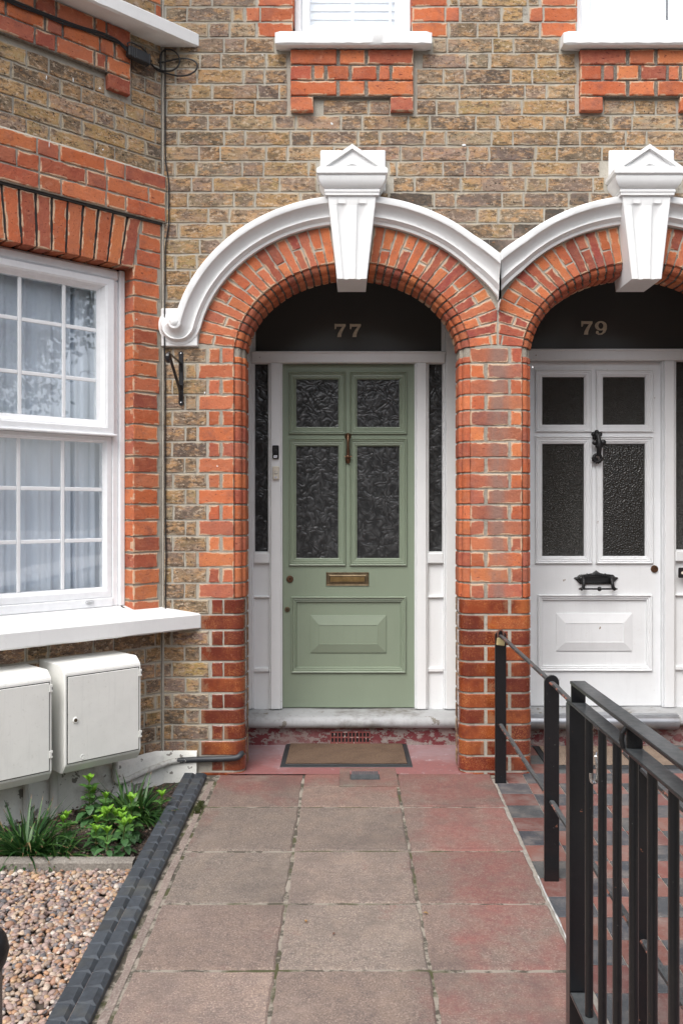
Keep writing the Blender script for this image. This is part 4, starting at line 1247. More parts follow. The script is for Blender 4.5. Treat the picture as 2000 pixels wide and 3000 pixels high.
# --- porch shells, steps
def porch(h,xa,xb,dz):
    mb=MB(); y0,y1=YW+.186,YD+.06; w=.04
    for j in range(JB,26):
        z0,z1=zc(j)+.004,zc(j+1)-.004
        for X,s in ((xa,-1),(xb,1)):
            for yy in ((y0,y0+.11),(y0+.12,y0+.34),(y0+.35,y1)):
                mb.box(X,X+s*.03,yy[0],yy[1],z0,z1,(*[c*.9 for c in vary(random.choice(STOCK))],1.),0)
            mb.box(X+s*.001+s*.003,X+s*w,y0,y1,zc(j)-.004,zc(j)+.004,m=2)
    mb.box(xa-w,xa+.004-w+.03,y0,y1,-.2,2.95,m=2)
    mb.box(xa-w,xb+w,y0-.005,y1,2.93,2.97,m=3); mb.box(xa-w,xb+w,y1,y1+.02,-.2,2.97,m=3)
    mb.box(xb+.006,xb+w,y0,y1,-.2,2.95,m=2)
    # back face of the arch wall above the opening is closed by the wall body
    mb.build('porch',MATW,h)
    st=MB(); Yn=5.02; zt=D77['z'](2075)-.002+dz; zn=.1135+dz
    n=60; rows=[]
    for i in range(n+1):
        X=clerp(xa+.004,xb-.004,i/n); r=[]
        wob=lambda k:.0025*noise.noise((X*6,k*3.1,dz*50))
        wr=-.006*math.exp(-((X-(xa+xb)/2)/.18)**2)
        cz=(zt-.012+zn)/2; R=(zt-.012-zn)/2
        pts=[(YD+.05,zt+wr*.4),(YD-.02,zt+wr*.6),(Yn+.065,zt-.006+wr)]
        for a in range(0,9):
            t=pi/2-pi*a/8; pts.append((Yn+R*.9-R*.9*cos(t) if False else Yn+.036-.036*cos(t),cz+R*sin(t)))
        pts+=[(Yn+.045,zn+.002),(Yn+.05,zn+.01)]
        rows.append([(X,y+wob(k),zz+wob(k+9)) for k,(y,zz) in enumerate(pts)])
    st.grid(rows)
    so=st.build('doorstep',M['step'],h,smooth=50)
    ri=MB(); ri.box(xa+.003,xb-.003,Yn+.045,YD+.05,-.15,zn+.008)
    ri.build('step_riser',M['flaking'],h)
def flaking():
    T=NT('flaking_maroon_paint'); n=T.noise(15,5,.7,T.mapv((1,1,1.8))); n2=T.noise(60,4,.7)
    e=T.math('ADD',n,T.math('MULTIPLY',T.math('SUBTRACT',n2,.5),.25))
    f=T.ramp(e,.50,.515); c=T.mix(f,(.15,.03,.035),T.mix(T.ramp(n2,.3,.7),(.31,.27,.25),(.22,.17,.16)))
    c=T.mix(T.ramp(T.noise(4,4,.7),.50,.62,0,.6),c,(.30,.19,.18))
    T.set(Base_Color=c,Roughness=.8,Normal=T.bump(T.math('ADD',f,n2),.6,.004)); return T.m
M['flaking']=flaking()
porch(H77,-.600,.640,0.0); porch(H79,.813,2.055,.012)
# metal clad nosing of step 79
mb=MB(); Yn=4.985; zc_=PZ(2121,Yn); 
rows=[]
for xx in (PX(1560,Yn)-.06,PX(1991,Yn)):
    rows.append([(xx,Yn+.040-.040*cos(t),zc_+.040*sin(t)) for t in [pi*.62-pi*1.15*a/12 for a in range(13)]])
mb.grid(rows); mb.box(PX(1555,Yn)-.055,PX(1995,Yn),Yn+.030,YD-.03,zc_+.0365,zc_+.0395)
mb.build('step_nosing',M['steel'],H79,smooth=40)
# air brick in the riser of 77
mb=MB(); Ya=5.062
ax0,ax1,az0,az1=PX(967,Ya),PX(1084,Ya),PZ(2178,Ya),PZ(2143,Ya)
nx_,nz_=11,2
hx=(ax1-ax0)/(nx_+.5); hz=(az1-az0)/(nz_+.3)
xs=[]; 
mb.box(ax0,ax1,Ya-.0075,Ya+.006,az1-.007,az1); mb.box(ax0,ax1,Ya-.0075,Ya+.006,az0,az0+.007)
mb.box(ax0,ax1,Ya-.0072,Ya+.006,(az0+az1)/2-.003,(az0+az1)/2+.003)
for i in range(nx_+1):
    X=clerp(ax0+.003,ax1-.003,i/nx_)
    mb.box(X-.0035,X+.0035,Ya-.007,Ya+.006,az0+.0072,(az0+az1)/2-.0031); mb.box(X-.0035,X+.0035,Ya-.007,Ya+.006,(az0+az1)/2+.0031,az1-.0072)
M['airbrick']=paint_mat('worn_red_brick_paint',(.20,.055,.05),.5,.8,(.40,.36,.33),.5,1,60,(.42,.38,.35),.60)
ab=mb.build('air_brick',M['airbrick'],H77)
mb=MB(); mb.box(ax0+.002,ax1-.002,Ya+.0005,Ya+.0025,az0+.002,az1-.002); mb.build('air_holes',M['dark'],ab)
# --- doorbells on the frame
def bell(x0,x1,y0,y1,body,label,group=None,num=None):
    Yb=YD-.045; a,b=PX(x0,Yb),PX(x1,Yb); c,d_=PZ(y1,Yb),PZ(y0,Yb)
    E=empty('doorbell',((a+b)/2,Yb,c),label,'doorbell',group)
    mb=MB(); mb.box(a,b,Yb-.016,Yb-.0005,c,d_,bev=.004); mb.build('casing',M[body],E)
    return E,(a,b,c,d_,Yb-.016)
E,(a,b,c,d_,yb)=bell(798,817,1305,1344,'black_clean','black doorbell with a small white name label, beside the green door')
mb=MB(); mb.lathe([(.013,0),(.0125,.003),(.009,.0035),(.008,.001),(.0005,.0012)],20,lambda p,q_,h_:((a+b)/2+p,yb-h_,c+(d_-c)*.52+q_)); mb.build('button',M['glossblack'] if 'glossblack' in M else M['black_clean'],E,smooth=40)
def text(s,size,X,Yt,Z,mat,par,name,ext=.0004,align='CENTER'):
    cu=bpy.data.curves.new(name,'FONT'); cu.body=s; cu.size=size; cu.extrude=ext; cu.align_x=align; cu.resolution_u=3
    t=bpy.data.objects.new(name+'_src',cu); COL.objects.link(t); bpy.context.view_layer.update()
    me=bpy.data.meshes.new_from_object(t.evaluated_get(bpy.context.evaluated_depsgraph_get())); bpy.data.objects.remove(t)
    me.name=name; me.materials.clear(); me.materials.append(mat)
    Rm=Matrix.Rotation(radians(90),4,'X'); me.transform(Matrix.Translation((X,Yt,Z))@Rm)
    o=bpy.data.objects.new(name,me); COL.objects.link(o)
    if par: o.parent=par; o.matrix_parent_inverse=world_of(par).inverted()
    return o
mb=MB(); mb.box(a+.008,b-.008,yb-.0012,yb-.0001,c+.004,c+.0195,bev=.0004); lb=mb.build('name_label',M['paper'],E)
text('77a',.0115,(a+b)/2,yb-.0016,c+.0075,M['ink'],lb,'lettering')
E,(a,b,c,d_,yb)=bell(799,818,1366,1405,'plastic_w','cream doorbell with a blue ring around its round button, below the black doorbell')
mb=MB(); mb.lathe([(.0095,.0002),(.0095,.0022),(.0085,.0030),(.0082,.0012)],24,lambda p,q_,h_:((a+b)/2+p,yb-h_,c+(d_-c)*.52+q_)); mb.build('ring',M['ink'],E,smooth=30)
mb=MB(); mb.lathe([(.0082,.0002),(.0078,.0022),(.0005,.0026)],20,lambda p,q_,h_:((a+b)/2+p,yb-h_,c+(d_-c)*.52+q_)); mb.build('button',M['plastic_w'],E,smooth=30)
mb=MB(); mb.box(a+.011,b-.011,yb-.0010,yb-.0001,c+.006,c+.0175,bev=.0003); lb=mb.build('name_label',M['paper'],E)
text('77',.0105,(a+b)/2,yb-.0014,c+.0085,M['ink'],lb,'lettering')
E,(a,b,c,d_,yb)=bell(1985,2010,1663,1693,'black_clean','black doorbell with a white button, beside the white front door')
mb=MB(); mb.lathe([(.008,.0002),(.0078,.003),(.0005,.004)],20,lambda p,q_,h_:((a+b)/2-.004+p,yb-h_,c+(d_-c)*.5+q_)); mb.build('button',M['plastic_w'],E,smooth=30)
# painted letter-free surround left of the bell is part of the frame
# ================================================================= ground
def slab_mat():
    T=NT('worn_concrete_slabs'); a=T.att()
    o=T.sep()
    n1=T.noise(3.0,5,.6); n2=T.noise(170,3,.75); n3=T.noise(45,4,.7); n4=T.noise(11,5,.65)
    c=T.mix(T.ramp(n3,.35,.65),(.200,.158,.132),(.138,.112,.098))
    c=T.mix(T.ramp(n4,.45,.68,0,.6),c,(.235,.18,.14))
    sp=T.ramp(n2,.55,.63,0,.8); c=T.mix(sp,c,(.34,.28,.23))
    c=T.mix(T.ramp(n2,.44,.38,0,.7),c,(.085,.07,.064))
    # worn red paint, strongest by the porch and along the right-hand slabs
    m1=T.ramp(o[1],4.1,4.58,0,1.15); m2=T.math('MULTIPLY',T.ramp(o[0],.14,.40,0,.78),T.ramp(o[1],1.6,3.6,.45,1)); m3=T.ramp(o[0],-.45,-.66,0,.35)
    mm=T.math('MAXIMUM',T.math('MAXIMUM',m1,m2),T.math('MULTIPLY',m3,T.ramp(o[1],2.5,4.2)))
    e=T.math('ADD',mm,T.math('ADD',T.math('MULTIPLY',T.math('SUBTRACT',T.noise(4.5,5,.68),.5),2.6),T.math('MULTIPLY',T.math('SUBTRACT',n3,.5),1.0)))
    f=T.ramp(e,.30,.95,0,.85)
    f=T.math('MULTIPLY',f,T.ramp(sp,0,1,1,.35))
    c=T.mix(f,c,T.mix(T.ramp(n3,.3,.7),(.24,.098,.082),(.17,.080,.072)))
    c=T.mix(T.ramp(T.noise(2.1,5,.7),.50,.66,0,.55),c,(.105,.085,.075)); c=T.mix(T.ramp(T.noise(2.7,6,.75),.56,.68,0,.5),c,(.27,.22,.185))
    c=T.mix(1.,c,a.outputs['Color'],'MULTIPLY')
    T.set(Base_Color=c,Roughness=.88,Normal=T.bump(T.math('ADD',n2,T.math('ADD',n3,n4)),.75,.004)); return T.m
M['slab']=slab_mat()
def joint_mat():
    T=NT('mossy_joint'); n1=T.noise(14,4,.7); n2=T.noise(90,4,.7)
    c=T.mix(T.ramp(n1,.47,.55),(.27,.24,.20),(.075,.065,.05)); c=T.mix(T.ramp(T.noise(6,4,.6,T.mapv((.6,1,1))),.53,.60),c,(.065,.066,.028))
    T.set(Base_Color=c,Roughness=.95,Normal=T.bump(n2,.8,.004)); return T.m
M['joint']=joint_mat()
def porchpaint():
    T=NT('faded_red_floor_paint'); n1=T.noise(4,5,.65); n3=T.noise(50,4,.7)
    o=T.sep()
    c=T.mix(T.ramp(n3,.3,.7),(.27,.105,.10),(.21,.09,.09))
    e=T.math('ADD',T.ramp(o[1],4.62,5.05,0,.7),T.math('MULTIPLY',T.math('SUBTRACT',n1,.5),1.8))
    c=T.mix(T.ramp(e,.15,.85,0,.8),c,(.33,.27,.29))
    c=T.mix(T.ramp(T.noise(22,5,.7),.60,.70,0,.6),c,(.44,.40,.42))
    T.set(Base_Color=c,Roughness=.6,Normal=T.bump(T.math('ADD',n3,n1),.35,.004)); return T.m
M['porchfloor']=porchpaint()
def edge_poly(mb,poly,z,depth,col,bev=.004,jit=.002,m=0,mapf=None,step=.04):
    f=lambda x,y,d:(x,y,gz(y)+z-d)
    brick(mb,poly,mapf or f,col,m,depth=depth,bev=bev,jit=jit,step=step)
# wide ground sheet
mb=MB(); 
ys=[-60,-20,-6,-2.6,-1.0,0,2,3,4,5,6.5]
rows=[[(xx,y,(gz(y) if y>-1 else gz(-1))-.075) for xx in (-60,-4,0,4,60)] for y in ys]
mb.grid(rows)
gr=tag(mb.build('ground',plain_mat('earth',(.10,.085,.07),.95,bump=.5,var=.25)),kind='structure')
# concrete slab path to 77
mb=MB()
YJ=[.45,.90,1.355,1.81,2.265,2.724,3.158,3.61,4.102,4.585]
XJ=[(-.645,-.21),(-.21,.256),(.256,.71)]
for r in range(len(YJ)-1):
    y0,y1=YJ[r],YJ[r+1]
    for k,(a,b) in enumerate(XJ):
        off=.0
        j=[-.005,.004,.0,.006][(r+k)%4]
        xr=b-.006+ (0 if k<2 else (.020*(y0-3.0) if y0>3 else 0))
        if r==len(YJ)-2:
            if k==1:
                y1_=4.385 if False else y1
                # slab, with the drain surround let into it
                edge_poly(mb,[(a+.006,y0+.006),(b-.008,y0+.006),(b-.008,4.372),(a+.006,4.372)],random.uniform(-.002,.002),.05,(1.12,1.0,.98))
                edge_poly(mb,[(a+.006,4.377),(-.028,4.377),(-.028,4.62),(a+.006,4.62)],0,.05,(1.12,1.0,.98)); continue
            y1=4.562
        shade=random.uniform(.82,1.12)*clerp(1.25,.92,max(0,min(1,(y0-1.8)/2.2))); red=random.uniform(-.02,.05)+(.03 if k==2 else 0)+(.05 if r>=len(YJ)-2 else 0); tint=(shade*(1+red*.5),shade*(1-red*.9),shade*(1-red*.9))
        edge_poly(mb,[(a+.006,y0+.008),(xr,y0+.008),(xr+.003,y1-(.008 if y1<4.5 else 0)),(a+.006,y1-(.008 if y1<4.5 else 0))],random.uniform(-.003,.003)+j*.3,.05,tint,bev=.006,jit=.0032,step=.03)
sl=[]
rows=[[(xx,y,gz(y)-.0055) for xx in (-.70,.05,.74+.02*max(0,y-3.2))] for y in (.3,2,3.2,4.56)]
mb.grid(rows,m=1)
# gritty mortar margin between kerb and slabs
rows=[]
for i in range(90):
    y=.3+4.16*i/89
    rows.append([(-.700,y,gz(y)-.012+.004*noise.noise((y*9,1,0))),(-.672,y,gz(y)-.004+.004*noise.noise((y*9,2,0))),(-.650,y,gz(y)-.0035+.004*noise.noise((y*11,3,0)))])
mb.grid(rows,m=2)
M['margin']=mortar_mat('gritty_margin',(.23,.18,.155),(.16,.12,.105))
tag(mb.build('garden_path',[M['slab'],M['joint'],M['margin']]),kind='structure')
# painted porch floor of 77
mb=MB(); rows=[]
for i in range(24):
    y=4.556+.54*i/23; rows.append([(xx,y,gz(y)+.0015+.0015*noise.noise((xx*5,y*5,3))) for xx in (-.60,-.45,-.3,-.15,0,.15,.3,.45,.645)])
mb.grid(rows)
edge=[]
for sx,xx0,xx1 in ():
    rows=[[(xx,y,gz(y)+.0005) for xx in (xx0,(xx0+xx1)/2,xx1)] for y in (4.42,4.5,4.555)]
    mb.grid(rows)
tag(mb.build('porch_floor',M['porchfloor']),kind='structure')
# drain surround and grate
mb=MB(); f=lambda x,y,d:(x,y,gz(y)+.003-d)
sx0,sx1,sy0,sy1=PX(994,4.38),PX(1163,4.52),4.38,4.655
gx0,gx1,gy0,gy1=PX(1027,4.5),PX(1111,4.5),4.475,4.605
for p in (rect(sx0,sx1,sy0,gy0-.003),rect(sx0,sx1,gy1+.003,sy1),rect(sx0,gx0-.003,gy0-.003,gy1+.003),rect(gx1+.003,sx1,gy0-.003,gy1+.003)):
    brick(mb,p,f,(.92,.98,.95),0,depth=.05,bev=.003,jit=.001)
E=empty('drain_cover',((gx0+gx1)/2,4.54,gz(4.54)),'small square drain cover of grey chequered metal in a concrete surround below the doormat','drain cover')
mb.build('concrete_surround',M['slab'],E)
mb=MB(); mb.box(gx0-.001,gx1+.001,gy0-.001,gy1+.001,-.03,0.0,f=lambda x,y,z:(x,y,gz(y)+z),bev=.001)
nx_,ny_=15,8
for i in range(nx_):
    for j in range(ny_):
        a=gx0+.004+(gx1-gx0-.008)*i/nx_; b=gy0+.004+(gy1-gy0-.008)*j/ny_
        mb.box(a+.0012,a+.0085,b+.002,b+.0135,0.0002,.0035,f=lambda x,y,z:(x,y,gz(y)+z),bev=.001)
mb.build('grate',plain_mat('galvanised_grate',(.10,.11,.12),.5,.6,.3),E)
# kerb of two rows of blue-black nibbed pavers
M['kerb']=None
def kerb_mat():
    T=NT('blue_engineering_brick'); a=T.att(); n=T.noise(40,4,.7); n2=T.noise(7,4,.6)
    c=T.mix(T.ramp(n,.35,.7),(.048,.059,.072),(.030,.036,.044)); c=T.mix(T.ramp(n2,.52,.70,0,.55),c,(.085,.085,.07)); c=T.mix(1.,c,a.outputs['Color'],'MULTIPLY')
    T.set(Base_Color=c,Roughness=.5,Normal=T.bump(n,.5,.003)); return T.m
M['kerb']=kerb_mat()
mb=MB()
pit=.080
for row,(xa_,xb_) in enumerate(((-.804,-.7505),(-.7475,-.694))):
    y=.35+row*.0
    k=0
    while y<4.46:
        L=pit; y1=y+L-(.003 if k%3==2 else 0)
        s=random.uniform(.8,1.15); c=(s,s,s)
        ztop=.024+random.uniform(-.0015,.0015)
        w=xb_-xa_
        def q3(x_,yy,zz): return mb.vert((x_,yy,gz(yy)+zz))
        # nib: flat top, long bevel to the near end and to the right-hand side
        t=[q3(xa_,y+.006,ztop),q3(xb_-w*.25,y+.014,ztop),q3(xb_-w*.27,y1-.003,ztop),q3(xa_,y1-.002,ztop)]
        lo=.0095
        b_=[q3(xa_,y,ztop-.0014),q3(xb_,y,ztop-lo),q3(xb_,y1,ztop-lo),q3(xa_,y1,ztop-.0012)]
        mid=[q3(xb_-.0005,y+.016,ztop-.011),q3(xb_-.0005,y1-.008,ztop-.011)]
        g0=[q3(xa_,y,-.07),q3(xb_,y,-.07),q3(xb_,y1,-.07),q3(xa_,y1,-.07)]
        cc=(*c,1)
        mb.face(t,cc)
        mb.face((b_[0],b_[1],t[1],t[0]),cc); mb.face((b_[1],mid[0],t[1]),cc); mb.face((mid[0],mid[1],t[2],t[1]),cc); mb.face((mid[1],b_[2],t[2]),cc); mb.face((b_[2],b_[3],t[3],t[2]),cc); mb.face((b_[3],b_[0],t[0],t[3]),cc)
        mb.face((g0[0],g0[1],b_[1],b_[0]),cc); mb.face((g0[1],g0[2],b_[2],mid[1],mid[0],b_[1]),cc); mb.face((g0[2],g0[3],b_[3],b_[2]),cc); mb.face((g0[3],g0[0],b_[0],b_[3]),cc)
        y+=L; k+=1
mb.box(-.752,-.746,.35,4.45,-.05,.016,m=1,f=lambda x,y,z:(x,y,gz(y)+z))
tag(mb.build('path_edging',[M['kerb'],M['margin']],recalc=True),'double row of dark blue nibbed edging bricks beside the slab path','edging')
# concrete edging between planting bed and gravel
mb=MB(); rows=[]
M['concrete']=mortar_mat('weathered_concrete',(.21,.19,.165),(.13,.115,.10))
xe0,xe1=-2.6,PX(390,3.52)
for i in range(60):
    x_=clerp(xe0,xe1,i/59); j=.002*noise.noise((x_*9,0,0))
    z0=gz(3.5)-.028
    rows.append([(x_,3.57,z0-.06),(x_,3.568+j,z0+.020),(x_,3.56+j,z0+.026),(x_,3.515-j,z0+.026),(x_,3.506-j,z0+.020),(x_,3.505,z0-.06)])
ids=mb.grid(rows); mb.face(ids[-1])
tag(mb.build('concrete_edging',M['concrete'],smooth=35),'low grey concrete strip between the planting bed and the gravel','edging')
# soil
def soil_mat():
    T=NT('garden_soil'); v=T.vor(95,out=1); n=T.noise(60,4,.7)
    c=T.mix(T.ramp(n,.35,.7),(.045,.032,.026),(.09,.065,.052)); c=T.mix(T.ramp(T.vor(70),.25,.12,0,.8),c,(.17,.12,.10))
    T.set(Base_Color=c,Roughness=.95,Normal=T.bump(T.math('ADD',T.vor(80),n),1.,.012)); return T.m
mb=MB(); rows=[]
for i in range(50):
    y=3.56+1.05*i/49
    rows.append([(x_,y,gz(y)-.040+.014*noise.noise((x_*8,y*8,1))+.006*noise.noise((x_*30,y*30,4))-.02*(y-3.56)*max(0,min(1,(-.9-x_)/.4))) for x_ in [-2.6+1.80*k/70 for k in range(71)]])
mb.grid(rows); tag(mb.build('soil',soil_mat(),smooth=True,recalc=False),kind='structure')
# chips of bark and stone in the soil, pebbles in the gravel bed
ico=bmesh.new(); bmesh.ops.create_icosphere(ico,subdivisions=2,radius=1); IV=[v.co.copy() for v in ico.verts]; IF=[[v.index for v in f.verts] for f in ico.faces]; ico.free()
ico=bmesh.new(); bmesh.ops.create_icosphere(ico,subdivisions=1,radius=1); IV1=[v.co.copy() for v in ico.verts]; IF1=[[v.index for v in f.verts] for f in ico.faces]; ico.free()
def pebbles(name,n,x0,x1,y0,y1,zf,rs,pal,label,cat,mat,lo=False,yw=False):
    V=[];Fc=[];C=[]; rnd=random.Random(5)
    iv,iF=(IV1,IF1) if lo else (IV,IF)
    for i in range(n):
        x_=rnd.uniform(x0,x1); y=y0+(y1-y0)*rnd.random()**(1.0)
        r=rnd.uniform(*rs)*(1.25 if rnd.random()<.12 else 1)
        sx,sy,sz=r*rnd.uniform(.9,1.35),r*rnd.uniform(.8,1.1),r*rnd.uniform(.5,.8)
        R=Matrix.Rotation(rnd.uniform(0,6.28),3,'Z')@Matrix.Rotation(rnd.gauss(0,.3),3,'X')@Matrix.Rotation(rnd.gauss(0,.3),3,'Y')
        cz=zf(x_,y)+rnd.uniform(-.004,.008)
        ofs=Vector((rnd.random()*50,rnd.random()*50,0))
        b0=len(V)
        for v in iv:
            k=1+.22*noise.noise(v*1.1+ofs)
            p=R@Vector((v.x*sx*k,v.y*sy*k,v.z*sz*k)); V.append((p.x+x_,p.y+y,p.z+cz))
        c=rnd.choice(pal); k=rnd.uniform(.8,1.2); c=(c[0]*k,c[1]*k,c[2]*k,1.)
        for f in iF: Fc.append([q+b0 for q in f]); C.extend((c,c,c))
    me=bpy.data.meshes.new(name); me.from_pydata(V,[],Fc); me.materials.append(mat)
    at=me.color_attributes.new('Col','FLOAT_COLOR','CORNER'); fl=[]; 
    for c in C: fl.extend(c)
    at.data.foreach_set('color',fl); me.polygons.foreach_set('use_smooth',[True]*len(me.polygons))
    o=bpy.data.objects.new(name,me); COL.objects.link(o); tag(o,label,cat,kind='stuff'); return o
PEB=[(.34,.25,.185),(.42,.32,.235),(.27,.205,.165),(.22,.165,.15),(.45,.36,.29),(.38,.22,.13),(.26,.195,.18),(.33,.24,.21),(.17,.15,.15),(.52,.46,.40),(.38,.26,.21),(.30,.175,.12),(.42,.28,.17),(.12,.115,.12),(.30,.215,.185)]
mb=MB(); mb.box(-2.6,-.81,.6,3.51,-.2,-.0,f=lambda x,y,z:(x,y,gz(y)-.052+z)); tag(mb.build('gravel_base',plain_mat('gravel_grit',(.10,.08,.065),.95,bump=.8)),kind='structure')
pebbles('gravel',12000,-1.75,-.812,1.75,3.50,lambda x,y:gz(y)-.038,(.0058,.0118),PEB,'brown, cream and grey pea gravel filling the front bed','gravel',col_mat('pebble',.55,.4,160))
pebbles('soil_chips',1500,-2.0,-.815,3.58,4.48,lambda x,y:gz(y)-.036-.02*(y-3.56)*max(0,min(1,(-.9-x)/.4)),(.004,.009),[(.10,.07,.055),(.16,.10,.07),(.06,.045,.038),(.22,.18,.15),(.13,.08,.06)],'bark chips and small stones on the dark soil','soil chips',col_mat('chip',.9,.4,160),lo=True)
# quarry tile path to 79
TROT=radians(1.1)
def tile_pt(u,v): # u across, v along, origin at a known corner
    ct,st_=cos(TROT),sin(TROT); X=.738+u*ct+v*st_; Yv=4.274-u*st_*0+v*ct; return X,Yv
mb=MB(); tp=.152
TB_=[(.055,.060,.068),(.068,.072,.078),(.048,.054,.062)]; TR_=[(.18,.075,.060),(.155,.062,.052),(.20,.088,.070)]
def tile_mat():
    T=NT('quarry_tile'); a=T.att(); n=T.noise(12,5,.65); n2=T.noise(120,4,.7)
    c=T.mix(T.ramp(n,.45,.68,0,.55),a.outputs['Color'],(.22,.19,.17)); c=T.mix(T.ramp(n2,.58,.72,0,.5),c,(.30,.25,.22))
    T.set(Base_Color=c,Roughness=T.ramp(n,.3,.7,.5,.8),Normal=T.bump(T.math('ADD',n2,n),.3,.003)); return T.m
for r in range(-24,6):
    for k in range(-1,10):
        u0,u1=k*tp,(k+1)*tp; v0,v1=r*tp,(r+1)*tp
        p=[tile_pt(u0+.0018,v0+.0018),tile_pt(u1-.0018,v0+.0018),tile_pt(u1-.0018,v1-.0018),tile_pt(u0+.0018,v1-.0018)]
        cy_=(v0+v1)/2+4.274
        xl_=.718+.019*max(0,cy_-3.3)+.002
        p=clip(p,1,0,xl_); 
        if cy_>4.5: p=clip(p,1,0,.80 if cy_<4.56 else .815)
        p=clip(p,0,-1,-5.075)
        if len(p)<3: continue
        dark=(r+k)%2==0
        brick(mb,p,lambda x,y,d:(x,y,gz(y)-.001-d),vary(random.choice(TB_ if dark else TR_),.1),0,depth=.02,bev=.0012,jit=.0004,step=.2)
mb.grid([[(xx,y,gz(y)-.004) for xx in (.70,1.2,2.3)] for y in (.4,2,4.5)],m=1); mb.grid([[(xx,y,gz(y)-.004) for xx in (.80,1.2,2.3)] for y in (4.5,5.08)],m=1)
tag(mb.build('tiled_path',[tile_mat(),plain_mat('grey_grout',(.27,.25,.22),.9)]),kind='structure')
# white mortar smear along the slabs' right edge
mb=MB(); rows=[]
for i in range(60):
    y=2.66+.72*i/59; w=.0032+.0022*noise.noise((y*13,5,0)); x_=.716+.003*noise.noise((y*7,8,0))+.02*max(0,y-3.2)
    if i in (0,59): w=.001
    rows.append([(x_-w,y,gz(y)+.0005),(x_,y,gz(y)+.0035),(x_+w,y,gz(y)+.0002)])
mb.grid(rows); tag(mb.build('mortar_fillet',plain_mat('white_mortar',(.42,.42,.41),.9,bump=.8,bscale=90,var=.35)),kind='structure')
# ================================================================= things
# door mats
def doormat(x0,x1,y0,y1,label,wf,inner):
    E=empty('doormat',((x0+x1)/2,(y0+y1)/2,gz(y0)),label,'doormat','doormats on the porch floors')
    f=lambda x,y,z:(x,y,gz(y)+z)
    mb=MB()
    P_=[(0,.001),(.002,.005),(.010,.0075),(.024,.0085),(.027,.011),(.029,.006),(.030,.004)]
    xl,xr=x0,x1
    rows=[]
    for i,h in P_: rows.append([f(x0+i,y0+i,h),f(x1-i,y0+i,h),f(x1-i-wf,y1-i,h),f(x0+i+wf,y1-i,h)])
    mb.grid(rows,cu=True); mb.build('rubber_border',M['rubber'],E,smooth=30)
    mb=MB(); n=60; rows=[]
    for j in range(40):
        v=j/39; y=y0+.029+(y1-y0-.058)*v; r=[]
        for i in range(n+1):
            a=x0+.029+wf*v; b=x1-.029-wf*v; r.append(f(a+(b-a)*i/n,y,.0125+.0022*noise.noise((i*2.3,j*3.1,1))+.0012*random.random()))
        rows.append(r)
    mb.grid(rows); mb.build('coir_mat',inner,E)
def coir(name,a,b):
    T=NT(name); n=T.noise(230,3,.8,T.mapv((1,.6,1))); n2=T.noise(9,4,.6)
    c=T.mix(T.ramp(n,.35,.65),a,b); c=T.mix(T.ramp(n2,.45,.7,0,.4),c,tuple(q*.6 for q in a))
    T.set(Base_Color=c,Roughness=1.,Normal=T.bump(n,1.,.006)); return T.m
doormat(-.341,.349,4.664,5.085,'plain brown doormat with a black rubber border in front of the green door',.004,coir('coir',(.115,.070,.045),(.175,.115,.075)))
doormat(1.042,1.80,4.640,5.035,'worn grey brown doormat in front of the white door, behind the railings',.003,coir('worn_coir',(.20,.14,.10),(.28,.22,.17)))

